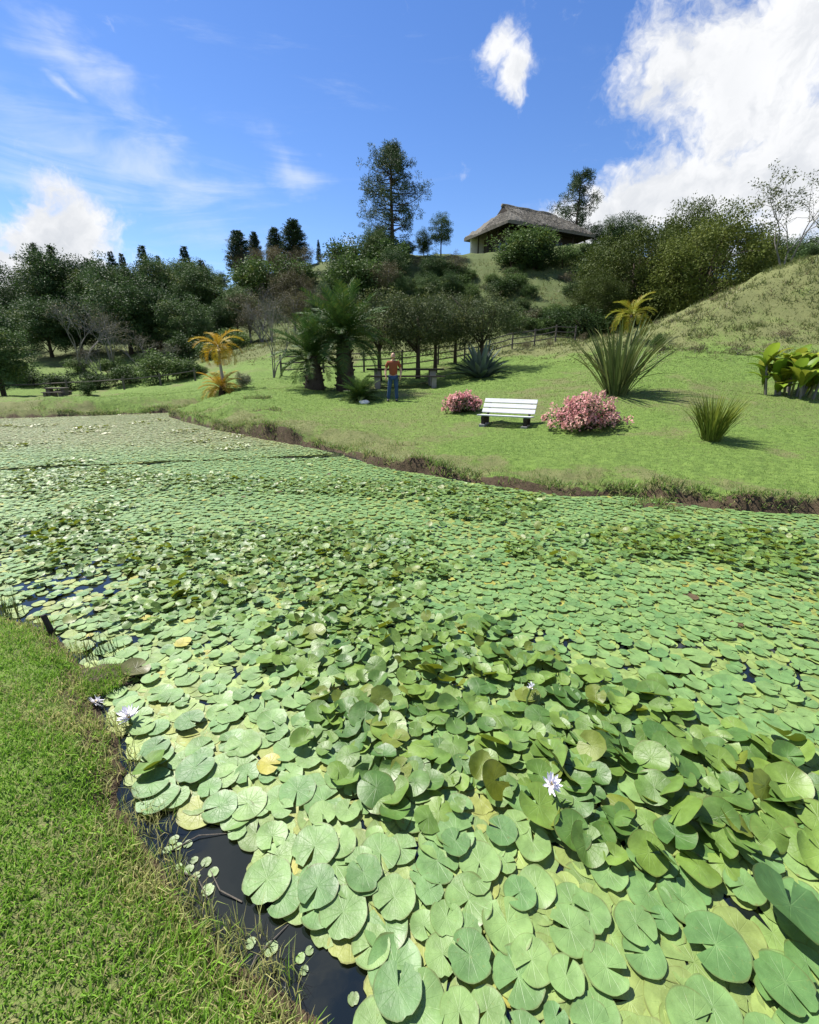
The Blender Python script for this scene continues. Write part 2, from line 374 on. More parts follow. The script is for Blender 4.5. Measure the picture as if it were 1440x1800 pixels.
def pond_sd(x, y):
    """distance to the shore, positive on land"""
    x = np.atleast_1d(np.asarray(x, float)); y = np.atleast_1d(np.asarray(y, float))
    best = np.full(x.shape, 1e9); ins = np.zeros(x.shape, bool)
    n = len(POND)
    for i in range(n):
        ax, ay = POND[i]; bx, by = POND[(i+1) % n]; dx, dy = bx-ax, by-ay
        t = np.clip(((x-ax)*dx + (y-ay)*dy)/(dx*dx+dy*dy), 0, 1)
        best = np.minimum(best, (x-ax-t*dx)**2 + (y-ay-t*dy)**2)
        if dy != 0: ins ^= ((ay > y) != (by > y)) & (x < ax + (y-ay)/dy*dx)
    d = np.sqrt(best); return np.where(ins, -d, d)

ctrl = []
def cp(px, py, t): ctrl.append(P(px, py, t))
def cz(x, y, z): ctrl.append((x, y, z))
for x, y, z in ((-1, .5, .20), (-2, 1.2, .22), (-3, 1.8, .23), (-2.2, 2.3, .2), (-6, 2, .27), (-12, 3, .3), (0, -1, .24), (-3, -3, .3), (-15, -5, .5), (-26, 5, .5), (0, -15, 1), (10, -15, 1), (30, -10, 1.5), (20, 0, .7), (-45, 8, 1), (-40, 13, .7), (-40, 22, 1.0)): cz(x, y, z)
for px, py, zz in ((1440, 868, .22), (1330, 862, .22), (1250, 856, .23), (1100, 838, .26), (950, 826, .28), (800, 806, .29), (690, 788, .30)): x, y = W(px, py, zz); cz(x, y, zz)   # shoulder of the bank
for a in ((-60, 708), (0, 705), (150, 702), (260, 699), (330, 694)): x, y = W(a[0], a[1], .62); cz(x, y, .62)
for a in ((620, 778), (520, 758), (420, 738)): x, y = W(a[0], a[1], .48); cz(x, y, .48)
for q in ((890, 748, 12.4), (692, 706, 17.0), (815, 723, 14.2), (1030, 757, 11.3), (1250, 771, 9.4), (1440, 800, 8.4), (1090, 692, 14), (1400, 698, 13.6), (1250, 720, 11.8),
          (395, 686, 21.5), (350, 698, 20), (480, 690, 18.5), (555, 684, 19.5), (635, 704, 17.2), (710, 682, 21), (845, 664, 22.5), (560, 735, 14), (700, 760, 12.5),
          (640, 652, 27), (500, 660, 25.5), (900, 614, 31), (1000, 602, 34), (950, 640, 26), (1000, 660, 20), (1150, 640, 19), (1200, 610, 23), (1300, 615, 21.5), (1300, 660, 16.5), (1430, 640, 17.5),
          (1150, 573, 27.5), (1220, 541, 27.5), (1300, 500, 28), (1360, 472, 28.5), (1440, 455, 29), (1560, 420, 30), (1430, 560, 23.5), (1300, 560, 24.5), (1560, 560, 22), (1560, 660, 16),
          (0, 703, 22.5), (100, 698, 23.5), (230, 696, 23.5), (330, 690, 24), (60, 692, 29), (200, 682, 30), (330, 665, 31), (430, 655, 27), (450, 610, 38), (380, 640, 33),
          (900, 565, 40), (900, 505, 48), (825, 446, 59), (950, 432, 58), (1040, 428, 60), (760, 520, 48), (660, 520, 46), (620, 456, 62), (700, 448, 62), (540, 475, 64), (1010, 520, 46), (1040, 585, 38),
          (430, 500, 64), (1100, 440, 62), (560, 560, 45), (760, 600, 36), (850, 590, 36)): cp(*q)
for x, y, z in ((-40, 45, 3.5), (-28, 48, 4.0), (-15, 50, 4.6), (-45, 70, 8), (-28, 75, 9.0), (-12, 75, 10.5), (10, 85, 14), (22, 80, 15.5), (19, 36, 3.8), (28, 40, 5.0), (36, 45, 6.5), (30, 60, 10), (45, 60, 11), (45, 35, 9.5), (40, 20, 6.5), (60, 30, 9), (-60, 40, 4), (-80, 10, 2), (-80, 80, 9), (0, 120, 12), (60, 120, 14), (-60, 120, 11), (80, 80, 13)): cz(x, y, z)
ctrl = np.array(ctrl)
_c = 1.2
def _phi(ax, ay): return np.sqrt((ax[:, None]-ctrl[None, :, 0])**2 + (ay[:, None]-ctrl[None, :, 1])**2 + _c*_c)
_A = _phi(ctrl[:, 0], ctrl[:, 1]) - 0.25*np.eye(len(ctrl))
_zm = ctrl[:, 2].mean(); _w = np.linalg.solve(_A, ctrl[:, 2]-_zm)
def land(x, y):
    x = np.atleast_1d(np.asarray(x, float)); y = np.atleast_1d(np.asarray(y, float)); out = np.empty(x.shape)
    for s in range(0, len(x), 20000): out[s:s+20000] = _phi(x[s:s+20000], y[s:s+20000]) @ _w + _zm
    r = np.hypot(x, y); k = sstep(r, 90, 220); return out*(1-k) + k*(9 + 6*fbm(x, y, .012, 3))
SPIT = W(1180, 893); BURROWS = [(W(710, 775, .3), .22), (W(1085, 858, .2), .30), (W(1215, 868, .2), .32), (W(455, 706, .6), .34), (W(470, 716, .6), .3)]
def terrain(x, y, full=False):
    x = np.atleast_1d(np.asarray(x, float)); y = np.atleast_1d(np.asarray(y, float))
    sd = pond_sd(x, y); r = np.hypot(x, y)
    ns = fbm(x, y, 1.4, 4)-.5; nf = fbm(x, y, 6.0, 3)-.5
    d = sd + 0.16*ns*np.clip(r/6, .35, 1.6) + .06*nf + sstep(y, 4.5, 6.5)*(.42*(fbm(x+40, y, .8, 3)-.5) + .10*nf)
    far = sstep(y, 3.5, 6.0)
    l = land(x, y)
    cut = np.clip((.32 + .55*sstep(fbm(x+9, y, .6, 2), .38, .58) + .9*ns)*(1-.62*sstep(-x, 3.0, 6.0)), .05, .95)
    f = (1-far)*(.70*sstep(d, -.02, .26) + .30*sstep(d, .1, .6)) + far*(cut*sstep(d, .03, .12) + (1-cut)*sstep(d, .06, 1.5))
    rough = sstep(d, .1, 1.0)*1.0
    und = (.08*(fbm(x, y, .7, 3)-.5) + .03*nf)*np.clip(r/8, .25, 4)*rough*(1+1.6*far*sstep(3.0-d, 0, 2.5))
    hill = sstep(l, 2.2, 5)*(.45*(fbm(x, y, .35, 4)-.5) + .26*(fbm(x, y, 1.6, 3)-.5))
    zl = np.maximum(l, .16)*f + und + hill
    z = np.where(d > 0, zl + .012, -0.03 - .75*(1-np.exp(np.minimum(d, 0)*1.2)))
    k = np.exp(-(((x-SPIT[0])/.9)**2 + ((y-SPIT[1]-.1)/.22)**2)*1.0); z = np.where(d < .25, np.maximum(z, -.05 + .085*k + .03*nf*k), z)
    hole = 0*x
    for (c, rr) in BURROWS: hole = np.maximum(hole, np.exp(-(((x-c[0])/(rr*1.4))**2 + ((y-c[1])/rr)**2)))
    z = z - .14*hole*np.clip(r/9, .6, 1.6)*(d > 0)
    if not full: return z
    return z, d, far, l, hole, k
def H(x, y): return float(terrain(x, y)[0])

def build_ground():
    a_in = np.radians(np.arange(-50, 50.01, .32)); a_out = np.radians(np.arange(54, 306, 5.0))
    ang = np.concatenate([a_in, a_out]); rad = np.concatenate([[.12, .3], np.geomspace(.5, 900, 640)])
    A, RR = np.meshgrid(ang, rad); X = (RR*np.sin(A)).ravel(); Y = (RR*np.cos(A)).ravel()
    z, d, far, l, hole, k = terrain(X, Y, True)
    na, nr = len(ang), len(rad)
    i = np.arange(nr-1)[:, None]*na; j = np.arange(na)[None, :]; j2 = (j+1) % na
    F = np.stack([i+j, i+j2, i+na+j2, i+na+j], -1).reshape(-1, 4)[:, ::-1]
    n1 = fbm(X, Y, 1.1, 4); n2 = fbm(X, Y, .25, 3)
    mud = np.where(d <= 0, 1.0, np.maximum((1-sstep(d + .30*(fbm(X, Y, 1.7, 3)-.5), .08, .24))*far*(1-.45*sstep(-X, 3, 6)), (1-sstep(d + .12*(n1-.5), .05, .18))*(1-far)))
    mud = np.maximum(mud, hole*1.15); mud = np.maximum(mud, .9*sstep(l, 2.0, 2.8)*0)
    dry = .32*sstep(n1, .5, .75) + far*.65*(1-sstep(d, .3, 1.8))*sstep(n1, .38, .62) + .70*sstep(l, 1.9, 3.6)*(.62+.6*n1) + .45*sstep(n2, .42, .62)
    scrub = sstep(Y, 30, 44)*(.35+.65*sstep(l, 2, 4)) ; scrub = np.where((X > 8) & (Y < 34), 0, scrub)
    col = np.stack([np.clip(mud, 0, 1), np.clip(dry, 0, 1), np.clip(scrub, 0, 1)], -1)
    o = link('ground', mesh_np('ground', np.stack([X, Y, z], -1), F, 'ground', col, smooth=True)); tag(o, 'grassy ground rising from the pond banks into hills', None, kind='structure')
    return o
build_ground()
wv = np.array([(x, y, 0) for y in (-6, 24) for x in (-60, 20)]); water = link('pond_water', mesh_np('pond_water', wv, [[0, 1, 3, 2]], 'water')); tag(water, 'dark pond water between the lawns', None, kind='structure')

# ------------------------------------------------------------------ lily pads
def pad_shape(kind, seed, nrim, nring):
    r_ = np.random.default_rng(seed); dl = r_.uniform(.05, .22)
    th = np.linspace(dl, 2*math.pi-dl, nrim); ph = r_.uniform(0, 6.28, 4)
    rim = 1 + .025*np.sin(3*th+ph[0]) + .018*np.sin(7*th+ph[1]) + .06*np.cos(th-math.pi)*(-1 if kind == 'oval' else .3)
    rim *= 1 - .10*np.exp(-((th-dl)/.18)**2) - .10*np.exp(-((2*math.pi-dl-th)/.18)**2)
    for _ in range(r_.integers(0, 4)):
        if kind != 'broad': rim = rim*(1 - r_.uniform(.04, .20)*np.exp(-((th-r_.uniform(.3, 6))/r_.uniform(.05, .22))**2))      # nibbled edge
    rs = np.linspace(0, 1, nring+1)[1:]**.85
    x = np.concatenate([[.02], (rs[:, None]*rim*np.cos(th)).ravel()]); y = np.concatenate([[0], (rs[:, None]*rim*np.sin(th)).ravel()])
    rr = np.hypot(x, y); tt = np.arctan2(y, x); uv = np.stack([x, y], -1)
    z = .015*rr**2*np.sin(5*tt+ph[2]) + .03*rr**6
    if kind == 'flat': z += .02*rr**2*np.sin(2*tt+ph[3])
    a = r_.uniform(0, 6.28); u = x*math.cos(a)+y*math.sin(a); v = -x*math.sin(a)+y*math.cos(a)
    if kind == 'wavy': z += .09*rr**3*np.sin(3*tt+ph[3]) + .04*rr**2
    if kind == 'cup': z += r_.uniform(.12, .28)*rr**2 + .06*rr**3*np.sin(4*tt+ph[3])
    if kind == 'fold':
        k = r_.uniform(.25, .80); s = np.abs(v); y2 = s*math.cos(k); z = z + s*math.sin(k); x = u; y = np.sign(v)*y2
    if kind == 'curl':
        q = np.maximum(u-.05, 0); ang = q*r_.uniform(.8, 1.9); rad = q/np.maximum(ang, 1e-4)
        u2 = np.where(q > 0, .05 + np.where(ang > 1e-3, np.sin(ang)*rad, q), u); z = z + np.where(q > 0, (1-np.cos(ang))*rad, 0); x = u2; y = v
    if kind == 'dome': z += -.16*rr**2 + .07*rr**3*np.sin(3*tt+ph[3])
    V = np.stack([x, y, z], -1); F = []
    for k in range(nrim-1): F.append((0, 1+k, 2+k))
    for g in range(nring-1):
        for k in range(nrim-1):
            p = 1+g*nrim+k; F += [(p, p+nrim, p+nrim+1), (p, p+nrim+1, p+1)]
    return V, np.array(F), uv
PK = ['flat', 'flat', 'flat', 'oval', 'wavy', 'wavy', 'cup', 'cup', 'fold', 'fold', 'curl', 'curl', 'dome', 'dome']
HI = [pad_shape(k, 100+i, 30, 4) for i, k in enumerate(PK)]
LO = [pad_shape(k, 100+i, 12, 2) for i, k in enumerate(PK)]
FAR = [pad_shape(k, 100+i, 9, 2 if i > 3 else 1) for i, k in enumerate(PK)]
FLATI = [0, 1, 2, 3, 4]; RAISEDI = [4, 5, 4, 5, 3, 6, 7, 8, 9, 10, 11, 12, 13, 12, 13]
HIM = [mesh_np('lily_pad', V, F, 'pad_obj', uv=uv, smooth=True) for V, F, uv in HI]

# dark open strip beside the lawn, bright open water upstream, the gap across the inlet
OPEN = np.array([W(*p) for p in ((215, 1425), (300, 1418), (350, 1432), (405, 1445), (432, 1500), (445, 1560), (520, 1610), (580, 1655), (640, 1662), (690, 1700), (655, 1760), (640, 1830), (480, 1830), (285, 1560))])
def inpoly(x, y, poly):
    ins = np.zeros(x.shape, bool); n = len(poly)
    for i in range(n):
        ax, ay = poly[i]; bx, by = poly[(i+1) % n]
        if ay != by: ins ^= ((ay > y) != (by > y)) & (x < ax + (y-ay)/(by-ay)*(bx-ax))
    return ins
def gauss(x, y, px, py, sx, sy, ang=0.0):
    cx, cy = W(px, py); dx, dy = x-cx, y-cy; c, s = math.cos(ang), math.sin(ang)
    u, v = dx*c+dy*s, -dx*s+dy*c; return np.exp(-(u/sx)**2-(v/sy)**2)
def seg_dist(x, y, a, b):
    dx, dy = b[0]-a[0], b[1]-a[1]; t = np.clip(((x-a[0])*dx+(y-a[1])*dy)/(dx*dx+dy*dy), 0, 1); return np.hypot(x-a[0]-t*dx, y-a[1]-t*dy)
def hexgrid(s, x0, x1, y0, y1, jit):
    xs = np.arange(x0, x1, s); ys = np.arange(y0, y1, s*.866); X, Y = np.meshgrid(xs, ys); X = X + (np.arange(len(ys)) % 2)[:, None]*s/2
    X = X.ravel(); Y = Y.ravel(); n = len(X)
    return X + rng.uniform(-jit, jit, n)*s, Y + rng.uniform(-jit, jit, n)*s
def pond_spots(s, jit, margin=.05):
    X, Y = hexgrid(s, -24, 10, .2, 20.5, jit)
    k = (np.abs(X) < .98*Y + 1.3) & (pond_sd(X, Y) < -margin); X, Y = X[k], Y[k]
    kk = ~inpoly(X, Y, OPEN); X, Y = X[kk], Y[kk]
    g = seg_dist(X, Y, W(0, 826), W(330, 812)); g2 = seg_dist(X, Y, W(330, 812), W(600, 801))
    gap = np.minimum(g, g2); gap = gap + .5*(fbm(X, Y, .9, 3)-.5); kk = gap > .02 + .30*fbm(X+5, Y, .7, 2); X, Y = X[kk], Y[kk]
    bright = gauss(X, Y, 60, 1040, 1.5, .8) + .8*gauss(X, Y, 0, 960, 1.5, .7)
    kk = rng.random(len(X)) > np.clip(.8*bright*sstep(fbm(X, Y, 1.6, 3), .42, .62), 0, .8); return X[kk], Y[kk]
def raise_w(x, y):
    """where the pads crowd up out of the water"""
    n = fbm(x, y, .75, 4); r = 1.0*sstep(n, .57, .70)*(1-.45*sstep(y, 4, 7))
    for p in ((760, 1190, .8, .42), (1050, 1300, .75, .4), (640, 1130, .6, .35), (1130, 1400, .5, .28), (900, 1250, .9, .4), (330, 1040, .7, .4), (520, 960, 1.1, .5), (1380, 1420, .4, .25), (700, 1280, .35, .25), (250, 845, 2.2, .5), (640, 862, 2.0, .45), (90, 950, .9, .4), (1150, 950, .9, .4)):
        r = r + 1.25*gauss(x, y, *p)
    for p in ((450, 1330, .55, .45), (560, 1560, .7, .5), (1280, 1180, .8, .5), (300, 1190, .45, .35), (700, 1740, .8, .3), (480, 830, 1.5, .3), (1100, 1740, .9, .28), (520, 890, 1.0, .5)):
        r = r - 1.1*gauss(x, y, *p)
    return np.clip(r, 0, 1)
pads = []    # x, y, z, radius, yaw, tilt, tilt direction, shape, r, g, b, class
def add_pads(X, Y, layer):
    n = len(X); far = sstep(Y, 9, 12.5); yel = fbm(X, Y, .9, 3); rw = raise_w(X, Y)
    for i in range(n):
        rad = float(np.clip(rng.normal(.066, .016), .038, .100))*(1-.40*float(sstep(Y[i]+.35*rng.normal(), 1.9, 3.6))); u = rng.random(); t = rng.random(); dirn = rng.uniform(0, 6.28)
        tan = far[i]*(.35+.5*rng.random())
        if layer == 0:
            c = np.array((.215, .330, .095))*(1-u) + np.array((.320, .410, .115))*u; c = c*(.8+.4*rng.random())
            if yel[i] > .56 and t < .35: c = np.array((.31, .35, .085))
            z = .002+.006*rng.random(); tilt = .012*rng.random(); sh = FLATI[rng.integers(4)]; cls = 'pale'
            if t > .985: c = np.array((.42, .40, .08)); cls = 'yellow'
        elif layer == 1:
            c = np.array((.135, .275, .085))*(1-u) + np.array((.235, .370, .115))*u; z = .012+.016*rng.random(); tilt = .045*rng.random(); sh = FLATI[rng.integers(5)]; cls = 'green'  # upper pads lightened towards mint: milky sky sheen put into their colour
            if t > .985: c = np.array((.42, .39, .07)); rad *= .75; cls = 'yellow'
            if t < .003: c = np.array((.13, .085, .04)); cls = 'brown'
        else:
            c = np.array((.070, .165, .034))*(1-u) + np.array((.190, .300, .050))*u; tilt = rng.uniform(.04, .36)*(1.0 if t < .78 else 2.6); sh = RAISEDI[rng.integers(len(RAISEDI))]
            tilt *= 1-.35*float(far[i] > .0 or Y[i] > 6); z = .02 + rad*math.sin(tilt)*.85 + .028*rng.random(); cls = 'raised'
            if t > .88: c = np.array((.17, .22, .028)); cls = 'olive'
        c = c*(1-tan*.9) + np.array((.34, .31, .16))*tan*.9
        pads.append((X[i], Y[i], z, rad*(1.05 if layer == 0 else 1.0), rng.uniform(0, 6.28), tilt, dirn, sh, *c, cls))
def two_scale(s, jit, margin, q=.70):
    X, Y = pond_spots(s, jit, margin); k = Y < 2.7 + .5*fbm(X, Y, 2, 2); X2, Y2 = pond_spots(s*q, jit, margin); k2 = Y2 > 2.7 + .5*fbm(X2, Y2, 2, 2)
    return np.concatenate([X[k], X2[k2]]), np.concatenate([Y[k], Y2[k2]])
X, Y = two_scale(.098, .32, .04, .64); add_pads(X, Y, 0)
X, Y = two_scale(.112, .42, .08, .66); k = rng.random(len(X)) < .74 + .26*sstep(fbm(X, Y, 1.1, 3), .4, .6); add_pads(X[k], Y[k], 1)
X, Y = two_scale(.080, .42, .10, .70); k = rng.random(len(X)) < .78*raise_w(X, Y); add_pads(X[k], Y[k], 2)
# single pads that the photograph shows clearly: (px, py, radius, colour)
for px, py, rr, c in ((275, 1322, .125, (.10, .215, .085)), (345, 1360, .150, (.10, .215, .09)), (270, 1385, .14, (.12, .25, .09)), (335, 1275, .13, (.095, .205, .075)), (1255, 1672, .170, (.085, .205, .06)),
                      (1375, 1740, .14, (.09, .21, .06)), (825, 1690, .125, (.085, .20, .06)), (700, 1750, .13, (.10, .21, .08)), (560, 1570, .13, (.10, .215, .08)), (640, 1545, .12, (.085, .19, .06)), (880, 1470, .115, (.07, .18, .055)), (800, 1490, .105, (.075, .185, .055))):
    x, y = W(px, py); rr *= .60; c = tuple(.5*np.array(c) + .5*np.array((.15, .28, .08))); pads.append((x, y, .034+.006*rng.random(), rr, rng.uniform(0, 6.28), .03, rng.uniform(0, 6.28), FLATI[rng.integers(3)], *c, 'broad'))

def pad_px(p):                       # how large it shows from the lawn
    depth = p[1]*CP + (EYE-p[2])*SP; u = p[0]/max(depth, .05); v = (p[1]*SP - (EYE-p[2])*CP)/max(depth, .05)
    return (p[3]/depth) if abs(u) < .93 and abs(v) < 1.16 and depth > .3 else 0
order = sorted(range(len(pads)), key=lambda i: -pad_px(pads[i]))
PAD_LABEL = {'pale': ('pale flat lily pad at the waterline', 'pale lily pads at the waterline'),
             'green': ('mid-green flat lily pad on paler ones', 'flat green lily pads'),
             'yellow': ('bright yellow dying lily pad', 'yellow dying lily pads'),
             'brown': ('withered brown lily pad', 'withered lily pads'),
             'raised': ('deep green tilted lily pad', 'raised green lily pads'),
             'olive': ('olive-yellow upstanding lily pad', 'raised olive lily pads'),
             'broad': ('extra broad uncovered lily pad', 'broad lily pads')}
PAD_ZONES = [((968, 1380), 'by the open white lily'), ((228, 1290), 'by the narrow-petalled lily'), ((480, 1500), 'beside the dark open strip'), ((640, 1720), 'at the end of the dark strip'), ((1385, 1605), 'near the big folded pad'),
             ((868, 1385), 'by the rolled olive pad'), ((240, 1178), 'by the mossy clump'), ((1250, 1760), 'beyond the big folded pad'), ((700, 1230), 'in the crowded raised patch'), ((900, 1640), 'midway from strip to folded pad')]
def pad_rot(p):
    q = Matrix.Rotation(p[5], 4, Vector((math.cos(p[6]), math.sin(p[6]), 0))) @ Matrix.Rotation(p[4], 4, 'Z'); return q
single = [i for i in order[:300]]
for i in single:
    p = pads[i]; o = bpy.data.objects.new('lily_pad', HIM[p[7]]); C.objects.link(o)
    o.matrix_world = Matrix.Translation((p[0], p[1], p[2])) @ pad_rot(p) @ Matrix.Diagonal((p[3], p[3], p[3], 1)); o.color = (*p[8:11], 1)
    l, g = PAD_LABEL[p[11]]; dz, zn = min((math.dist(p[:2], W(*q)), nm) for q, nm in PAD_ZONES)
    size = 'small ' if p[3] < .072 else ('large ' if p[3] > .094 else ''); tag(o, size + l + ' ' + zn, 'lily pad', g)
VV = []; FF = []; CC = []; UU = []; base = 0
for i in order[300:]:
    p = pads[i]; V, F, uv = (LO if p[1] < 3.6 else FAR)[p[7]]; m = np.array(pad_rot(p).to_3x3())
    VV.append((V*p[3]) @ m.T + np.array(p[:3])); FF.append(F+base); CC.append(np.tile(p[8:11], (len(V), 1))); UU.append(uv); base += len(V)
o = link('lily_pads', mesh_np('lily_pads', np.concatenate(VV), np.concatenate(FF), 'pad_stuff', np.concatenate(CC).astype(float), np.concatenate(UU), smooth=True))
tag(o, 'dense carpet of lily pads covering the pond towards the far bank', 'lily pads', kind='stuff')

# tiny round lily pads drifting on the dark strip
spots = []
for cx, cy, n, sx, sy in ((330, 1500, 16, 38, 34), (350, 1550, 10, 30, 26), (300, 1410, 14, 40, 14), (455, 1665, 6, 34, 14), (545, 1700, 7, 30, 24), (545, 1775, 10, 30, 16), (620, 1775, 5, 20, 14)):
    for k in range(n): spots.append((cx+rng.normal(0, sx*.6), cy+rng.normal(0, sy*.6)))
keep = []
for px, py in spots:
    x, y = W(px, py); rr = rng.uniform(.013, .024)
    if float(pond_sd(x, y)[0]) > -.05 or any(math.hypot(x-a, y-b) < rr+c for a, b, c in keep): continue
    keep.append((x, y, rr)); o = link('small_lily_pad', HIM[FLATI[rng.integers(3)]], None, (x, y, .004), (0, 0, rng.uniform(0, 6.28)), rr)
    o.color = (*(np.array((.20, .30, .10))*rng.uniform(.8, 1.25)), 1); tag(o, 'tiny pale round lily pad floating on the dark open water by the lawn', 'small lily pad', 'tiny lily pads on the dark water')

# ------------------------------------------------------------------ white water lilies
def petal_mesh():
    V = []; F = []
    for i in range(6):
        t = i/5; wd = .5*math.sin(math.pi*min(1, t*.92+.06))**.7*.30; zz = .35*t*t*.6
        for s in (-1, 0, 1): V.append((t, s*wd, zz + abs(s)*.05))
    for i in range(5):
        for s in range(2): a = i*3+s; F.append((a, a+3, a+4, a+1))
    return mesh_np('petal', V, F, 'petal', smooth=True)
PETAL = petal_mesh()
def lily(px, py, z, size, label, tilt=(0, 0), droop=0.0):
    x, y = W(px, py, z); r = thing('water_lily', label, 'water lily', (x, y, z)); r.rotation_euler = (tilt[0], tilt[1], rng.uniform(0, 6))
    for ring, (n, el, l) in enumerate(((9, .12, 1.0), (8, .5, .92), (6, .95, .78))):
        for k in range(n):
            link('petal', PETAL, r, (0, 0, .01*ring), (0, -(el-droop*(ring+1)*.3)+rng.normal(0, .09), 2*math.pi*(k+ring*.5)/n + rng.normal(0, .08)), size*l*rng.uniform(.9, 1.08))
    b = MB()
    for k in range(26):
        a = rng.uniform(0, 6.28); e = rng.uniform(.1, .8); q = size*.30
        b.tube([(0, 0, 0), (math.cos(a)*e*q*.6, math.sin(a)*e*q*.6, q*.8), (math.cos(a)*e*q*.7, math.sin(a)*e*q*.7, q*1.1)], size*.022, 4)
    b.obj('stamens', 'stamen', r)
    s = MB(); s.tube([(0, 0, 0), (.01, 0, -z*.5), (0, .01, -z-.02)], .006, 5); st = s.obj('stalk', 'reed', r)
lily(968, 1380, .12, .052, 'white water lily open above the raised pads with yellow heart', (.45, 0))
lily(228, 1262, .05, .068, 'white water lily with long narrow petals lying beside the lawn edge', (.3, .1))
lily(166, 1236, .04, .050, 'half wilted white water lily tucked under the mossy clump', (.9, .5), .8)
lily(933, 1212, .10, .034, 'small white water lily half hidden in the crowded raised pads', (.6, .2))

# ------------------------------------------------------------------ grass
def blades(X, Y, Z, hgt, wid, lean, tipv, dry, two=True):
    n = len(X); a = rng.uniform(0, 6.28, n); fx, fy = np.cos(a), np.sin(a); b = rng.uniform(0, 6.28, n); lx, ly = np.cos(b)*lean*hgt, np.sin(b)*lean*hgt
    base = np.stack([X, Y, Z], -1); sd = np.stack([-fy, fx, 0*fx], -1)*(wid/2)[:, None]
    tip = base + np.stack([lx, ly, hgt*np.sqrt(np.maximum(.15, 1-lean**2*.6))], -1)
    if two:
        mid = base + np.stack([lx*.32, ly*.32, hgt*.58], -1)
        V = np.stack([base-sd, base+sd, mid+sd*.8, mid-sd*.8, tip], 1).reshape(-1, 3); k = np.arange(n)[:, None]*5
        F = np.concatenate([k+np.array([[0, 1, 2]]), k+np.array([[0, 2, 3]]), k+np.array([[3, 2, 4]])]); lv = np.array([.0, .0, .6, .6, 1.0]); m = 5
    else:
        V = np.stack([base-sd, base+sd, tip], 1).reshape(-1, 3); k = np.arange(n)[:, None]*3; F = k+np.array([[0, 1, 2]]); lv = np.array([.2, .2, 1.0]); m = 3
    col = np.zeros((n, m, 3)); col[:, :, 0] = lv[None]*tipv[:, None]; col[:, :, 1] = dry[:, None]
    return V, F, col.reshape(-1, 3)
def grass(name, label, X, Y, Z, h, wd, lean, tipv, dry, mat, two=True):
    V, F, c = blades(X, Y, Z, h, wd, lean, tipv, dry, two)
    tag(link(name, mesh_np(name, V, F, mat, c)), label, 'grass', kind='stuff')
def scatter(n, x0, x1, y0, y1, cond):
    X = rng.uniform(x0, x1, n); Y = rng.uniform(y0, y1, n); k = cond(X, Y); return X[k], Y[k]
# the lawn underfoot
X, Y = scatter(360000, -4.6, .5, .1, 4.0, lambda x, y: (np.abs(x) < .98*y + .75))
z, d, *_r = terrain(X, Y, True); k = d > .03; X, Y, z, d = X[k], Y[k], z[k], d[k]
k = rng.random(len(X)) < np.clip(.35 + 1.1*fbm(X, Y, 5, 3), 0, 1)*np.clip(1.25-.20*np.hypot(X, Y), .3, 1); X, Y, z, d = X[k], Y[k], z[k], d[k]
clump = fbm(X, Y, 4.5, 3); edge = 1-sstep(d, .05, .45)
dryp = np.clip(1.5*sstep(fbm(X, Y, 2.6, 3), .52, .75)*.35 + edge*.40*sstep(fbm(X, Y, 3, 2), .35, .6) + .16*sstep(-Y, -1.7, -.7), 0, .8)
h = (.016+.024*rng.random(len(X)))*(.6+.9*clump)*(1+1.1*edge*rng.random(len(X)))
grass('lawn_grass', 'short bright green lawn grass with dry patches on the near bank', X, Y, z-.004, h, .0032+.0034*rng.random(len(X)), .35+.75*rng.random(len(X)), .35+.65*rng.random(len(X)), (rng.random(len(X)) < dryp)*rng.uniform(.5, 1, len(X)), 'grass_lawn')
# the far bank and the lawn with the bench
X, Y = scatter(720000, -16, 16, 5, 26, lambda x, y: (np.abs(x) < .98*y + 1.0) & (rng.random(len(x)) < np.clip(9.5/y, 0, 1)**2))
z, d, far, l, hole, _k = terrain(X, Y, True); k = (d > .06) & (hole < .45) & (l < 3.4); X, Y, z, d = X[k], Y[k], z[k], d[k]
e = 1-sstep(d, .15, 1.1); n = len(X); dp = np.clip(.08 + .55*e*sstep(fbm(X, Y, 1.3, 3), .38, .6) + .30*sstep(fbm(X, Y, 1.2, 3), .5, .7) + .22*sstep(fbm(X, Y, .25, 3), .42, .62), 0, .9); sz = np.clip(Y/10, .8, 2.2)
long = .75 + 2.6*e*sstep(fbm(X, Y, 2.2, 2), .40, .7)
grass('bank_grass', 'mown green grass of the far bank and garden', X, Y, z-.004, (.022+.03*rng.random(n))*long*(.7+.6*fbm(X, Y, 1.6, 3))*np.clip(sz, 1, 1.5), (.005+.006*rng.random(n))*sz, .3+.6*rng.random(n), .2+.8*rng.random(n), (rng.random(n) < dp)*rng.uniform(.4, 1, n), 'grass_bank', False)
X, Y = scatter(420000, -14, 12, 5, 21, lambda x, y: (np.abs(x) < .98*y + 1.0)); z, d, far, l, hole, _k = terrain(X, Y, True)
k = (((d > .03) & (d < .30)) | ((hole > .25) & (hole < .6))) & (rng.random(len(X)) < .15+.85*sstep(fbm(X, Y, 1.6, 3), .42, .6)); X, Y, z = X[k], Y[k], z[k]; n = len(X)
grass('bank_fringe', 'long ragged grass hanging over the cut edge of the far bank', X, Y, z-.01, (.07+.12*rng.random(n))*(.5+fbm(X, Y, 3, 2)), .010+.010*rng.random(n), .6+.8*rng.random(n), .1+.8*rng.random(n), (rng.random(n) < .45)*rng.uniform(.3, 1, n), 'grass_bank', True)
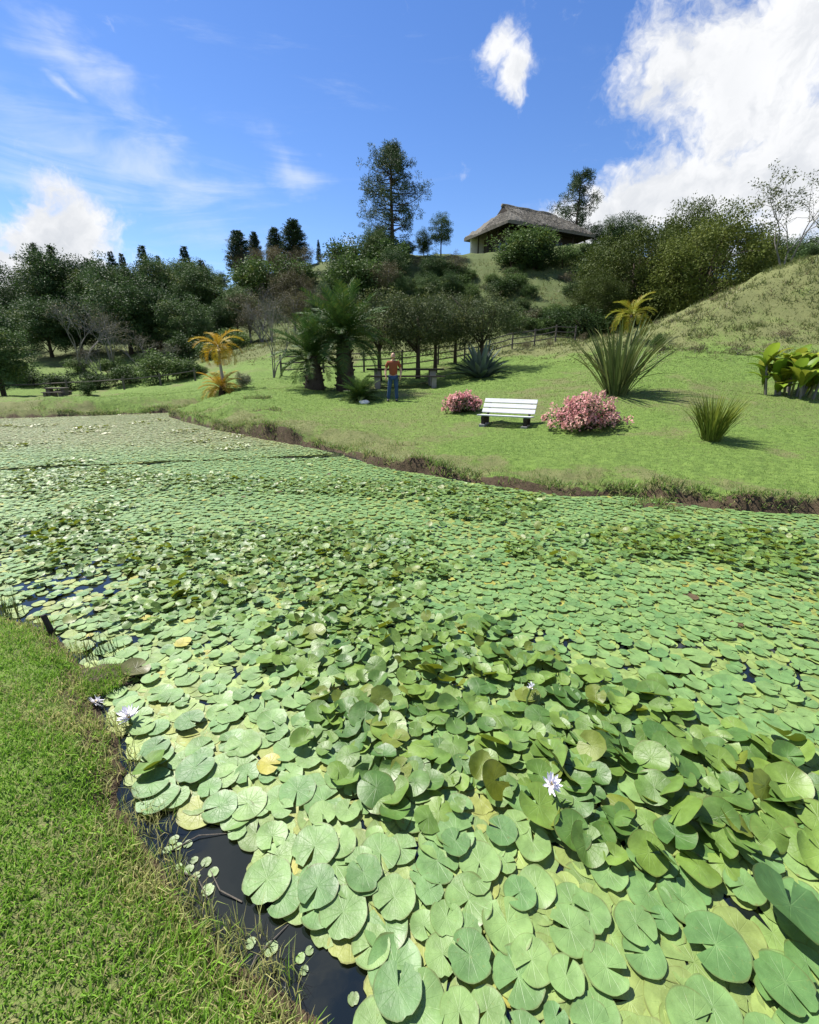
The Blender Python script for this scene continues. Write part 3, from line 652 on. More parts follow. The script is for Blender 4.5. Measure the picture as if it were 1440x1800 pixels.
# rough grass of the right-hand slope and the hills behind
X, Y = scatter(520000, -30, 40, 17, 62, lambda x, y: (np.abs(x) < .98*y + 1.0) & (rng.random(len(x)) < np.clip(27/y, 0, 1)**2.4))
z, d, far, l, hole, _k = terrain(X, Y, True); k = (l > 1.9) & (d > 1); X, Y, z, l = X[k], Y[k], z[k], l[k]
tf = fbm(X, Y, 1.5, 3); k = rng.random(len(X)) < .40 + .9*sstep(tf, .42, .62); X, Y, z, tf, l = X[k], Y[k], z[k], tf[k], l[k]; n = len(X)
grass('hill_grass', 'tussocky dry grass on the hill slopes', X, Y, z-.02, (.06+.16*rng.random(n))*(.4+1.1*sstep(tf, .4, .7))*sstep(l, 1.7, 3.4)+.03, (.03+.03*rng.random(n))*np.clip(Y/25, .8, 2.2), .3+.8*rng.random(n), .2+.8*rng.random(n), np.clip((rng.random(n) < .12+.4*sstep(fbm(X, Y, .5, 2), .45, .65))*rng.uniform(.3, 1, n), 0, 1), 'grass_hill', False)

def tuft(name, label, cat, px, py, n, h, spread, mat='reed', lean=.5, wd=.006, dry=.2, group=None, z0=None):
    x, y = W(px, py, .02 if z0 is None else z0); zz = max(H(x, y), 0) if z0 is None else z0
    a = rng.uniform(0, 6.28, n); r = spread*np.sqrt(rng.random(n)); b = MB(); V, F, c = blades(r*np.cos(a), r*np.sin(a), np.full(n, -.03), h*rng.uniform(.45, 1, n), np.full(n, wd), lean*rng.random(n), .3+.7*rng.random(n), (rng.random(n) < dry)*rng.uniform(.4, 1, n))
    return tag(link(name, mesh_np(name, V, F, mat, c), None, (x, y, zz)), label, cat, group)
tuft('reed_tuft', 'thin upright reeds growing by the wooden stake near the mossy clump', 'reeds', 178, 1150, 46, .26, .10, wd=.005, lean=.35)
tuft('reed_tuft', 'dark reed tuft at the corner where the lawn meets the bright water', 'reeds', 8, 1084, 60, .30, .12, wd=.006, lean=.4)
def lump(name, label, cat, px, py, rx, ry, hz, mat):
    x, y = W(px, py); bm = bmesh.new(); bmesh.ops.create_icosphere(bm, subdivisions=4, radius=1)
    for v in bm.verts: n_ = .7+.7*float(fbm(v.co.x*2+x*5, v.co.y*2+v.co.z, 1.6, 3)); v.co = Vector((v.co.x*rx*n_, v.co.y*ry*n_, v.co.z*hz*n_))
    me = bpy.data.meshes.new(name); bm.to_mesh(me); bm.free(); me.materials.append(M[mat]); return tag(link(name, me, None, (x, y, .0)), label, cat)
lump('mud_lump', 'muddy dark lump rising from the water under the mossy grass', 'mud lump', 176, 1196, .20, .15, .055, 'mud')
tuft('moss_clump', 'yellow-green mossy grass clump on a muddy lump beside the lawn', 'grass clump', 180, 1194, 1100, .075, .14, 'grass_lawn', .9, .005, .30, z0=.055)
for px, py, s in ((245, 1470, .14), (200, 1345, .12), (325, 1630, .10), (425, 1705, .12), (152, 1190, .12), (470, 1745, .1), (225, 1430, .12), (275, 1530, .1), (180, 1290, .12), (120, 1150, .12), (60, 1105, .12), (380, 1675, .1), (300, 1585, .1)):
    tuft('dry_grass_tuft', 'tuft of straw-coloured grass hanging over the lawn edge', 'grass tuft', px, py, 160, .12, s, 'grass_lawn', 1.0, .004, .85, 'dry tufts along the lawn edge')
# stake, twigs, curled dead leaf
x, y = W(97, 1118); s = MB(); s.tube([(0, 0, -.25), (-.02, 0, .05), (-.055, .01, .17)], [.021, .02, .019], 7); s.tube([(-.02, 0, .03), (.045, -.01, .085), (.09, -.01, .10)], [.009, .007, .005], 5)
tag(s.obj('stake', 'wood_dark', loc=(x, y, 0)), 'short dark wooden stake with a side twig leaning in the water', 'stake')
for px, py, l, a in ((350, 1480, .22, .4), (395, 1560, .20, 2.6), (460, 1690, .24, 1.1), (340, 1555, .2, -.5)):
    x, y = W(px, py); s = MB(); s.tube([(-l/2, 0, .004), (0, .02, .012), (l/2, -.01, .003)], [.003, .0025, .0015], 5)
    tag(s.obj('twig', 'wood_weathered', loc=(x, y, 0), rot=(0, 0, a)), 'thin bare twig floating on the dark open water', 'twig', 'twigs on the dark water')
for px, py, rr, z, col, sh, tl, lab in ((240, 1180, .085, .045, (.15, .15, .055), 7, .25, 'large browning lily pad curled up against the mossy clump'), (1385, 1605, .13, .08, (.075, .17, .05), 7, .28, 'big folded lily pad with a ragged pale rim'),
                                        (868, 1385, .085, .09, (.20, .23, .015), 10, .8, 'rolled olive lily pad standing beside the white lily')):
    x, y = W(px, py, z*.5); o = link('lily_pad', HIM[sh], None, (x, y, z), (tl, .2, 1.0), rr); o.color = (*col, 1); tag(o, lab, 'lily pad')

# ------------------------------------------------------------------ foliage builders
def leaves(Cn, A, N, L, Wd, col):
    """diamond leaves: base Cn, direction A, normal N"""
    A = A/np.linalg.norm(A, axis=1, keepdims=True); S = np.cross(A, N); S /= np.maximum(np.linalg.norm(S, axis=1, keepdims=True), 1e-6)
    L = L[:, None]; Wd = Wd[:, None]
    V = np.stack([Cn, Cn+A*L*.45+S*Wd*.5, Cn+A*L, Cn+A*L*.45-S*Wd*.5], 1).reshape(-1, 3)
    k = np.arange(len(Cn))[:, None]*4; F = np.concatenate([k+np.array([[0, 1, 2]]), k+np.array([[0, 2, 3]])])
    return V, F, np.repeat(col, 4, axis=0)
def rdir(r_, n):
    v = r_.normal(size=(n, 3)); return v/np.linalg.norm(v, axis=1, keepdims=True)
def clump_leaves(r_, cent, rad, per, ls, aspect=.55, up=.35, flat=1.0, warm=.12, centre=None):
    n = len(cent)*per; ci = np.repeat(np.arange(len(cent)), per); d = rdir(r_, n)
    rr = np.asarray(rad)[ci]*r_.random(n)**.42; off = d*rr[:, None]; off[:, 2] *= flat
    pos = cent[ci]+off; ctr = cent.mean(0) if centre is None else centre
    out = pos-ctr; out /= np.maximum(np.linalg.norm(out, axis=1, keepdims=True), 1e-6)
    A = d*.6 + rdir(r_, n)*.8 + out*.3; A[:, 2] -= .15
    N = rdir(r_, n)*.75 + out*.5; N[:, 2] += up
    tone = r_.random(len(cent))[ci]*.7 + r_.random(n)*.3; wm = (r_.random(len(cent))[ci] < warm)*r_.random(n)
    col = np.stack([tone, wm, 0*tone], -1)
    return leaves(pos, A, N, ls*r_.uniform(.6, 1.25, n), ls*aspect*r_.uniform(.7, 1.2, n), col)
def merge(parts):
    V = []; F = []; Cc = []; b = 0
    for v, f, c in parts: V.append(v); F.append(f+b); Cc.append(c); b += len(v)
    return np.concatenate(V), np.concatenate(F), np.concatenate(Cc)
def limb(b, p0, p1, r0, r1, r_, sag=.12, seg=4, sides=5):
    p0 = np.asarray(p0, float); p1 = np.asarray(p1, float); L = np.linalg.norm(p1-p0); pts = []
    j = r_.normal(0, .06*L, 3)
    for i in range(seg+1):
        t = i/seg; q = p0*(1-t)+p1*t + j*math.sin(math.pi*t); q[2] += sag*L*math.sin(math.pi*t)*(.5); pts.append(q)
    b.tube(pts, [r0*(1-i/seg)+r1*i/seg for i in range(seg+1)], sides); return pts
def make_tree(name, H_, crown_c, crown_r, nclump, per, ls, crad, leafmat, barkmat, seed, trunk_r=.16, nlimb=12, low=.25, hollow=.35, flat=.8, aspect=.55, warm=.12, multi=1, lean=0.0, droop=0):
    """trunk + limbs, crown of leaf clumps; returns prototype meshes"""
    r_ = np.random.default_rng(seed); d = rdir(r_, nclump*3); rad = hollow + (1-hollow)*r_.random(nclump*3)**.6
    c = d*rad[:, None]*np.array(crown_r); lump = 1 + .20*np.sin(d[:, 0]*4+seed)*np.cos(d[:, 1]*5+seed*2) + .08*r_.normal(size=len(d)); c *= lump[:, None]
    c = c + np.array(crown_c); c = c[c[:, 2] > low*H_*.9][:nclump]
    b = MB()
    for m in range(multi):
        a = 6.28*m/multi + seed; bx = .25*math.cos(a)*(multi > 1); by = .25*math.sin(a)*(multi > 1); top = np.array([crown_c[0]+bx*3+lean, crown_c[1]+by*3, crown_c[2]+crown_r[2]*.35])
        b.tube([(bx, by, -.3), (bx*1.1+.03, by*1.1, H_*.18), (bx*1.6+lean*.3, by*1.6, H_*.4), tuple(top)], [trunk_r*1.35, trunk_r, trunk_r*.75, trunk_r*.25], 8)
    for i in r_.choice(len(c), min(nlimb, len(c)), replace=False):
        h0 = r_.uniform(low, .6)*H_; limb(b, (lean*.3*h0/H_, 0, h0), c[i], trunk_r*.4, trunk_r*.08, r_)
    V, F, col = clump_leaves(r_, c, crad*r_.uniform(.6, 1.25, len(c)), per, ls, aspect, .35, flat, warm, np.array(crown_c))
    if droop: V[:, 2] -= 0
    return dict(trunk=b.mesh('trunk', barkmat, True), crown=mesh_np('crown', V, F, leafmat, col), H=H_)
def make_conifer(name, H_, width, leafmat, barkmat, seed, tiers=26, dens=1.0, start=.12, shape=1.0, droop=.25, ls=.34, irregular=.25, top_round=0.0, tufts=False, per=26):
    r_ = np.random.default_rng(seed); b = MB(); tr = H_*.016+.04
    b.tube([(0, 0, -.3), (.04, 0, H_*.3), (-.03, .03, H_*.7), (0, 0, H_*.99)], [tr*1.4, tr, tr*.6, tr*.12], 7); parts = []
    for k in range(tiers):
        t = start + (1-start)*(k+r_.uniform(-.3, .3))/tiers; t = min(max(t, start), .985); h = t*H_; q = (t-start)/(1-start)
        prof = ((1-q)**shape)*(1-.55*math.exp(-q*9)) + top_round*math.sin(math.pi*q)*.5 + .03
        for m in range(max(3, int(r_.integers(4, 7)*dens))):
            a = r_.uniform(0, 6.28); L = width*prof*r_.uniform(1-irregular*1.6, 1+irregular); 
            if L < .12: L = .12
            end = np.array([math.cos(a)*L, math.sin(a)*L, h + L*(.25-droop)*r_.uniform(.3, 1.4)]); p0 = np.array([0, 0, h])
            if L > .5: b.tube([p0, (p0+end)/2+np.array([0, 0, .06*L]), end], [tr*.28, tr*.18, tr*.05], 4, False)
            nn = max(4, int(per*(.35+L*.5))); u = r_.random(nn)**(.55 if not tufts else .3)
            pos = p0 + (end-p0)*u[:, None] + np.array([0, 0, 1])*(.06*L*np.sin(math.pi*u))[:, None] + r_.normal(0, .05+.05*L if not tufts else .20, (nn, 3))
            dirn = np.tile((end-p0)/np.linalg.norm(end-p0), (nn, 1))*.9 + rdir(r_, nn)*(.8 if not tufts else 1.3); dirn[:, 2] += (-.25 if not tufts else .25)
            N = rdir(r_, nn)*.7; N[:, 2] += .7
            tone = np.clip(r_.random()*.6+r_.random(nn)*.4, 0, 1); col = np.stack([tone, (r_.random(nn) < .08)*r_.random(nn), 0*tone], -1)
            parts.append(leaves(pos, dirn, N, ls*r_.uniform(.6, 1.3, nn), ls*(.30 if not tufts else .22)*r_.uniform(.7, 1.3, nn), col))
    V, F, col = merge(parts)
    return dict(trunk=b.mesh('trunk', barkmat, True), crown=mesh_np('crown', V, F, leafmat, col), H=H_)
def make_bare(name, H_, seed, barkmat, leafmat=None, spread=.5, depth=5, nleaf=0, ls=.14, flat_top=False, trunk_r=.09, fork=.35, multi=3):
    r_ = np.random.default_rng(seed); b = MB(); tips = []
    def grow(p, d, L, r, lv):
        n = 3; pts = [p]; q = np.array(p, float); dd = d.copy()
        for i in range(n): dd = unit(dd + r_.normal(0, .13, 3) + np.array([0, 0, .04])); q = q + dd*L/n; pts.append(q.copy())
        b.tube(pts, [r, r*.88, r*.76, r*.62], 5 if lv < 2 else 3, False)
        if lv >= depth: tips.append((q, dd)); return
        for k in range(2 if lv < 1 else int(r_.integers(2, 4))):
            a = r_.uniform(0, 6.28); s = np.cross(dd, (math.cos(a), math.sin(a), .3)); nd = unit(dd + unit(s)*spread*(.55 if lv < 2 else 1.0)*r_.uniform(.6, 1.5) + np.array([0, 0, -.1*lv if flat_top else .05]))
            grow(q, nd, L*r_.uniform(.62, .86), r*.62, lv+1)
        if lv > 1: tips.append((q, dd))
    for m in range(multi):
        a = 6.28*m/max(1, multi)+seed; d = unit((math.cos(a)*fork*.6*(multi > 1), math.sin(a)*fork*.6*(multi > 1), 1)); grow((0, 0, -.1), d, H_*.30, trunk_r, 0)
    out = dict(trunk=b.mesh('trunk', barkmat, False), H=H_, crown=None)
    if nleaf:
        c = np.array([t[0] for t in tips]); sel = r_.random(len(c)) < .8; c = c[sel]
        V, F, col = clump_leaves(r_, c, np.full(len(c), ls*2.0), nleaf, ls, .6, .4, .8, .2); out['crown'] = mesh_np('crown', V, F, leafmat, col)
    zs = np.array([v[2] for v in b.v]); out['H'] = float(zs.max()); return out

def make_pine(H_, width, seed, nb, start, per):
    """old pine: bare limbs reaching out of a straight trunk, needle clumps along the outer half"""
    r_ = np.random.default_rng(seed); b = MB(); tr = H_*.014+.04; cs = []; rs = []
    b.tube([(0, 0, -.3), (.08, 0, H_*.3), (-.06, .05, H_*.7), (0, 0, H_*.97)], [tr*1.4, tr, tr*.6, tr*.15], 8)
    for k in range(nb):
        q = (k+.5)/nb; h = H_*(start+(1-start)*q**.9); a = k*2.4+r_.normal(0, .5); prof = (.50+.50*math.sin(math.pi*min(1, .15+q*.75)))*(1-q**4*.70)*(.62 if k % 5 == 0 else 1.0)
        L = width*prof*r_.uniform(.45, 1.12); e = np.array([math.cos(a)*L, math.sin(a)*L, h+L*r_.uniform(-.08, .34)]); pts = limb(b, (0, 0, h-.1), e, tr*.34, tr*.08, r_, -.06, 4, 5)
        for u in ((.55, .78, 1.0) if q > .25 else (.8, 1.0)):
            for m in range(2): cs.append(np.array((0, 0, h))*(1-u)+e*u + r_.normal(0, .13*L*.6+.08, 3)); rs.append(r_.uniform(.32, .62)*(H_/15+.2))
    cs.append(np.array([0, 0, H_*.97])); rs.append(.5)
    V, F, col = clump_leaves(r_, np.array(cs), np.array(rs), per, .36, .20, .3, .75, .06, np.array([0, 0, H_*.6]))
    return dict(trunk=b.mesh('trunk', 'bark', True), crown=mesh_np('crown', V, F, 'leaf_pine', col), H=H_)
PROTO = {
 'forest': [make_tree('f', 10, (0, 0, 5.2), (3.3, 3.3, 4.5), 165, 110, .24, 1.0, 'leaf_forest', 'bark', s, .18, 16, .06, .25, warm=.10) for s in (1, 2, 3)],
 'tallforest': [make_tree('f', 12, (0, 0, 7.4), (2.8, 2.8, 4.6), 140, 100, .23, .95, 'leaf_forest', 'bark', s, .17, 16, .3, warm=.06) for s in (4, 5)],
 'spire': [make_conifer('c', 12, 2.6, 'leaf_conifer', 'bark', s, 32, 1.5, .10, .8, .2, .40, .3, per=36) for s in (6, 7)],
 'cypress': [make_conifer('c', 10, 2.2, 'leaf_conifer', 'bark', s, 44, 2.0, .04, .55, -.35, .34, .18, per=30, top_round=.35) for s in (8, 9)],
 'feather': [make_pine(12, 3.6, 12, 50, .12, 46)],
 'pine': [make_pine(15, 4.9, 23, 84, .22, 56)],
 'bush': [make_tree('b', 9, (0, 0, 4.4), (5.4, 4.8, 4.3), 360, 130, .21, 1.1, 'leaf_bush', 'bark', s, .2, 22, .03, .62, .85, warm=.10, multi=3) for s in (31, 32)],
 'orchard': [make_tree('o', 6, (0, 0, 3.9), (2.8, 2.6, 2.0), 140, 90, .17, .62, 'leaf_orchard', 'bark', s, .15, 16, .25, .35, .8, .4, .15, 1) for s in (41, 42)],
 'shrub': [make_tree('s', 1.6, (0, 0, .8), (.95, .9, .75), 50, 90, .11, .36, 'leaf_shrub', 'bark', s, .03, 8, .02, .3, .9, multi=2) for s in (51, 52, 53)],
 'dryshrub': [make_tree('s', 1.6, (0, 0, .7), (1.1, .9, .62), 26, 30, .13, .34, 'leaf_dry', 'bark_grey', s, .03, 10, .02, .3, .9, multi=2) for s in (54, 55)],
 'bare': [make_bare('n', 7, s, 'bark_grey', 'leaf_dry', .55, 5, 2, .13) for s in (61, 62, 63)],
 'umbrella': [make_bare('u', 8, 72, 'bark_grey', 'leaf_orchard', .60, 5, 9, .17, True, .085, .5, 3)],
 'dryforest': [make_tree('f', 9, (0, 0, 5.4), (2.6, 2.6, 3.2), 95, 60, .19, .85, 'leaf_dry', 'bark_grey', s, .13, 22, .15, warm=.3) for s in (81, 82)],
}
_cnt = {}
def plant(kind, name, label, cat, px, base, t, top, group=None, wide=1.0, rz=None, var=None, fixed_h=None):
    """stand a plant on the ground where the survey puts it; its height reaches the surveyed top"""
    x, y, _ = P(px, base, t); z = H(x, y)
    r = (900-top)/FPX; tt = y/(CP + r*SP); ht = (EYE + (-SP + r*CP)*tt - z) if fixed_h is None else fixed_h
    k = _cnt.get(kind, 0); _cnt[kind] = k+1; pr = PROTO[kind][(k if var is None else var) % len(PROTO[kind])]
    s = max(ht, .3)/pr['H']; o = thing(name, label, cat, (x, y, z-.05), rng.uniform(0, 6.28) if rz is None else rz, group, (s*wide, s*wide, s))
    link('trunk', pr['trunk'], o)
    if pr['crown']: link('crown', pr['crown'], o)
    return o

# wood behind the far bank, at the left
G1 = 'dark trees of the wood behind the far bank'; L1 = 'dark leafy tree in the dense far wood'
for px, base, t, top, wd in ((15, 600, 50, 492, 1.2), (60, 600, 56, 462, 1.2), (110, 600, 52, 432, 1.15), (160, 600, 55, 458, 1.2), (205, 600, 50, 452, 1.2), (255, 600, 52, 462, 1.3), (310, 600, 56, 452, 1.3), (365, 590, 58, 458, 1.3), (400, 590, 60, 475, 1.3), (180, 600, 53, 446, 1.3), (135, 600, 54, 446, 1.2), (285, 600, 54, 448, 1.2), (335, 600, 55, 450, 1.2), (385, 580, 56, 480, 1.3), (455, 560, 56, 488, 1.3),
                             (-40, 620, 46, 480, 1.2), (35, 640, 42, 530, 1.4), (95, 640, 40, 520, 1.5), (150, 645, 42, 515, 1.4), (235, 640, 42, 478, 1.3), (285, 640, 44, 492, 1.5), (340, 635, 42, 515, 1.4), (395, 630, 46, 530, 1.3)):
    plant('forest', 'forest_tree', L1 + (' above the picnic table' if px < 130 else ' by the bare grey trees' if px < 270 else ' nearest the yellow palm'), 'tree', px, base, t, top, G1, wd)
G2 = 'slender conifers rising from the wood'; L2 = 'slender spire-topped conifer rising from the wood behind the far bank'
for px, base, t, top, wd in ((95, 600, 58, 425, 1.0), (125, 600, 60, 428, .9), (222, 600, 57, 440, .8), (275, 600, 58, 428, 1.0), (300, 600, 60, 448, .8), (345, 600, 58, 430, 1.15), (180, 600, 58, 452, .8), (240, 600, 59, 442, .8)):
    plant('spire', 'conifer_tree', L2, 'conifer', px, base, t, top, G2, wd)
plant('forest', 'forest_tree', 'near-black bushy tree at the lawn end of the far bank', 'tree', 8, 700, 27, 545, None, 1.1)
plant('tallforest', 'forest_tree', 'tall dark tree rising behind the near-black bushy tree', 'tree', -10, 690, 33, 500, None, 1.3)
G3 = 'bare grey trees at the edge of the wood'; L3 = 'bare grey-branched small tree at the edge of the wood'
for px, base, t, top in ((150, 668, 35, 520), (205, 672, 34, 545), (262, 672, 33, 580), (180, 674, 32, 600), (310, 668, 34, 600)): plant('bare', 'bare_tree', L3, 'tree', px, base, t, top, G3, 1.15)
G4 = 'low bushes under the wood'; L4 = 'low rounded bush in the undergrowth below the wood'
for px, base, t, top in ((60, 678, 31, 648), (110, 682, 30, 655), (170, 680, 30, 652), (230, 676, 31, 640), (290, 676, 30, 622), (325, 672, 30.5, 628), (350, 668, 31, 640), (200, 668, 34, 630), (140, 664, 35, 628), (265, 660, 36, 618), (330, 640, 38, 590), (375, 640, 36, 600), (405, 625, 40, 575), (25, 676, 33, 630)): plant('shrub', 'undergrowth_bush', L4, 'bush', px, base, t, top, G4, 1.5)
plant('shrub', 'round_bush', 'dark rounded bush alone on the far bank lawn', 'bush', 158, 700, 23.5, 668, None, .9)
# skyline trees
plant('cypress', 'cypress_tree', 'dense dark cypress, the broader of the pair left of the gap', 'conifer', 428, 520, 60, 405, None, 1.25)
plant('cypress', 'cypress_tree', 'narrow cypress pressed against the broader one', 'conifer', 456, 520, 61, 408, None, .8)
plant('cypress', 'cypress_tree', 'dark round-shouldered cypress on the bare skyline', 'conifer', 490, 500, 62, 400, None, 1.1)
plant('cypress', 'cypress_tree', 'tallest dark cypress of the clump on the skyline', 'conifer', 522, 500, 61, 386, None, 1.4)
plant('spire', 'conifer_tree', 'thin young conifer beside the skyline cypress clump', 'conifer', 563, 490, 62, 420, None, .7)
plant('pine', 'pine_tree', 'tall open-crowned pine standing high above the hillside', 'pine', 690, 475, 56, 256, None, 1.08, 1.2)
plant('tallforest', 'skyline_tree', 'dark tree between the tall pine and the thatched house', 'tree', 775, 460, 57, 372, None, 1.15)
plant('forest', 'skyline_tree', 'low dark tree beside the white house wall', 'tree', 745, 465, 58, 398, None, .9)
plant('feather', 'pine_tree', 'airy pine growing behind the thatched roof', 'pine', 1010, 430, 70, 302, None, .95)
for px, base, t, top, k in ((650, 470, 58, 425, 'forest'), (625, 470, 60, 432, 'forest'), (720, 470, 58, 420, 'forest'), (670, 500, 54, 448, 'forest'), (735, 500, 53, 445, 'dryforest'), (600, 480, 62, 445, 'dryforest')): plant(k, 'hilltop_tree', 'small scrubby tree below the tall pine on the hilltop', 'tree', px, base, t, top, 'scrubby trees round the tall pine', 1.25)
for px, base, t, top, k in ((1070, 440, 66, 378, 'forest'), (1100, 440, 66, 368, 'forest'), (1045, 440, 64, 392, 'tallforest')): plant(k, 'hilltop_tree', 'leafy tree at the right gable end of the thatched house', 'tree', px, base, t, top, 'trees beside the house gable', 1.1)
# hillside scrub, centre
G5 = 'grey-brown scrub trees on the middle hillside'
for px, base, t, top, k in ((460, 560, 48, 490, 'bare'), (500, 550, 50, 470, 'dryforest'), (540, 560, 50, 480, 'dryforest'), (585, 550, 50, 470, 'forest'), (625, 540, 50, 468, 'dryforest'), (480, 600, 40, 510, 'bare'), (520, 590, 42, 500, 'dryforest'), (575, 560, 46, 492, 'forest'), (440, 590, 44, 505, 'dryforest'), (660, 540, 48, 470, 'forest'), (700, 540, 48, 478, 'forest'), (735, 545, 47, 480, 'forest'), (555, 590, 44, 520, 'forest')): plant(k, 'scrub_tree', 'scrubby grey-brown tree on the slope behind the palms', 'tree', px, base, t, top, G5, 1.2)
plant('bare', 'bare_tree', 'tall leafless grey tree beside the yellow palm', 'tree', 482, 672, 25, 520, None, .8)
def hill_scatter(n, x0, x1, t0, t1, kinds, hts, name, label, cat, group, wide=1.2):
    for k in range(n):
        t = rng.uniform(t0, t1); px = rng.uniform(x0, x1); x = (px-720)/FPX*t; y = t*(CP+.40*SP); q = PROTO[kinds[k % len(kinds)]]; pr = q[rng.integers(len(q))]; s_ = rng.uniform(*hts)/pr['H']; z = H(x, y)
        zn = '' if not name == 'scrub_tree' else (' by the leafless tree' if px < 530 else ' near the skyline cypresses' if t > 52 and px < 600 else ' above the shade trees' if px > 640 else '')
        o = thing(name, label + zn, cat, (x, y, z-.1), rng.uniform(0, 6.28), group, (s_*wide, s_*wide, s_)); link('trunk', pr['trunk'], o)
        if pr['crown']: link('crown', pr['crown'], o)
hill_scatter(30, 430, 700, 41, 62, ('dryforest', 'forest', 'dryforest', 'bare', 'shrub'), (2.2, 4.6), 'scrub_tree', 'scrubby grey-brown tree on the slope behind the palms', 'tree', G5, 1.25)
hill_scatter(16, 600, 800, 46, 60, ('forest', 'shrub', 'forest', 'dryforest'), (2.0, 4.2), 'scrub_tree', 'dark scrub tree on the slope under the tall pine', 'tree', 'dark scrub under the pine', 1.3)
hill_scatter(40, 780, 1040, 37, 55, ('shrub', 'shrub', 'dryshrub'), (.6, 1.5), 'slope_shrub', 'small knee-high shrub on the open slope under the house', 'shrub', 'small shrubs on the open slope', 1.3)
hill_scatter(26, -80, 420, 44, 66, ('forest', 'tallforest', 'forest', 'spire'), (4.0, 6.2), 'forest_tree', 'dark tree deep inside the far wood, mostly hidden', 'tree', 'trees deep in the wood', 1.35)
G6 = 'green bushes below the thatched house'; L6 = 'rounded green bush on the slope below the thatched house'
for px, base, t, top in ((925, 455, 53, 398), (905, 465, 52, 430), (945, 470, 52, 428), (990, 465, 53, 430), (1030, 460, 55, 428), (1060, 480, 50, 440), (900, 490, 50, 468), (790, 500, 50, 465), (800, 520, 48, 480), (770, 500, 51, 462), (880, 515, 46, 490), (905, 500, 47, 478), (1000, 560, 41, 535), (960, 580, 39, 545), (930, 585, 38, 555), (990, 585, 38, 540), (1030, 590, 36, 545)): plant('shrub', 'hillside_bush', L6, 'bush', px, base, t, top, G6, 1.45)
# great round bushes and the bare umbrella tree
plant('bush', 'great_bush', 'huge rounded olive-green bush in front of the hill, the left one', 'bush tree', 1110, 575, 41, 395, None, 1.0, .4)
plant('bush', 'great_bush', 'huge domed dark green bush against the cloud, beside the grassy ridge', 'bush tree', 1228, 560, 36, 384, None, 1.0, 2.1)
plant('bush', 'great_bush', 'higher round-topped bush rising behind the two huge ones', 'bush tree', 1190, 540, 48, 356, None, .70, 4.0)
plant('bush', 'great_bush', 'low dark bush at the foot of the huge bushes', 'bush tree', 1045, 585, 38, 480, None, .8, 5.0)
plant('umbrella', 'umbrella_tree', 'pale-limbed flat-topped tree with sparse leaves on the ridge', 'tree', 1378, 468, 30.5, 285, None, 1.0, 4.0)
plant('umbrella', 'umbrella_tree', 'second sparse pale-limbed tree further along the ridge', 'tree', 1470, 450, 33, 300, None, 1.0, 2.9)
G7 = 'dark trees beyond the ridge'
for px, base, t, top in ((1330, 470, 55, 408), (1400, 460, 52, 412), (1440, 455, 50, 400), (1370, 470, 58, 425)): plant('forest', 'ridge_tree', 'dark leafy tree showing over the grassy ridge', 'tree', px, base, t, top, G7, 1.5)
plant('shrub', 'ridge_bush', 'small dark bush on the ridge top', 'bush', 1425, 462, 28.6, 430, None, .8)
plant('shrub', 'ridge_bush', 'tiny upright shrub alone on the foot of the slope', 'bush', 1158, 606, 23, 582, None, .6)
for px, base, t, top in ((1225, 618, 21.5, 600), (1300, 620, 20.5, 602), (1155, 612, 22.5, 603), (1380, 590, 22, 572)): plant('dryshrub', 'dry_mound', 'low brown mound of dead brush at the foot of the slope', 'brush mound', px, base, t, top, 'brown brush mounds', 1.4)
for px, base, t, top in ((1215, 568, 27, 545), (1180, 580, 27, 560), (1250, 556, 27.5, 535), (1150, 588, 28, 568)): plant('dryshrub', 'dead_brush', 'tangle of grey dead brush under the huge bushes', 'brush', px, base, t, top, 'grey dead brush', 1.6)
# orchard trees over the picnic table
for px, base, t, top, wd, lab in ((668, 672, 23.5, 508, 1.0, 'leafy tree shading the left end of the dark picnic table'), (735, 668, 24, 505, 1.05, 'leafy tree shading the middle of the dark picnic table'),
                              (765, 664, 26, 515, 1.0, 'leafy tree standing behind the right end of the dark picnic table'), (845, 655, 25.5, 508, 1.12, 'grey-green rounded tree above the agave'), (800, 645, 28, 520, 1.0, 'grey-green tree by the rail fence behind the agave')): plant('orchard', 'shade_tree', lab, 'tree', px, base, t, top, None, wd)

# ------------------------------------------------------------------ garden plants
def frond_mesh(L, droop, n=26, lw=.045, ll=.52, seed=0, el=.6, mat='leaf_palm', vee=.5):
    """feather palm leaf: arching rib with leaflets on both sides"""
    r_ = np.random.default_rng(seed); b = MB(); pts = []; q = np.zeros(3); a = el
    for i in range(9): pts.append(q.copy()); q = q + np.array([math.cos(a), 0, math.sin(a)])*L/8; a -= droop/8*(1+.12*i)
    b.tube(pts, [.022*L/2*(1-i/9)+.003 for i in range(9)], 4, False, (.8, .3, 0)); P_ = np.array(pts)
    for i in range(n):
        t = .14+.86*i/(n-1); f = t*8; k = min(int(f), 7); u = f-k; p = P_[k]*(1-u)+P_[k+1]*u; tg = unit(P_[k+1]-P_[k])
        l = ll*L/2*(math.sin(math.pi*min(1, t*.80+.16))**.6)*r_.uniform(.85, 1.1)
        for s in (-1, 1):
            up = np.array([-tg[2], 0, tg[0]]); d = unit(tg*.65 + np.array([0, s, 0])*.8 + up*vee*r_.uniform(.4, 1.1)); m = p + d*l*.55; e = p + d*l + np.array([0, 0, -.22*l]); w_ = unit(np.cross(d, (tg+up*.3)))*0 + tg*lw*L/2
            tone = float(np.clip(.35+.65*r_.random(), 0, 1)); wm = float(r_.random() < .15)*.6
            b.add([p-w_*.4, p+w_*.4, m+w_*.5, m-w_*.5, e], [(0, 1, 2, 3), (3, 2, 4)], (tone, wm, 0))
    return b.mesh('frond', mat, False)
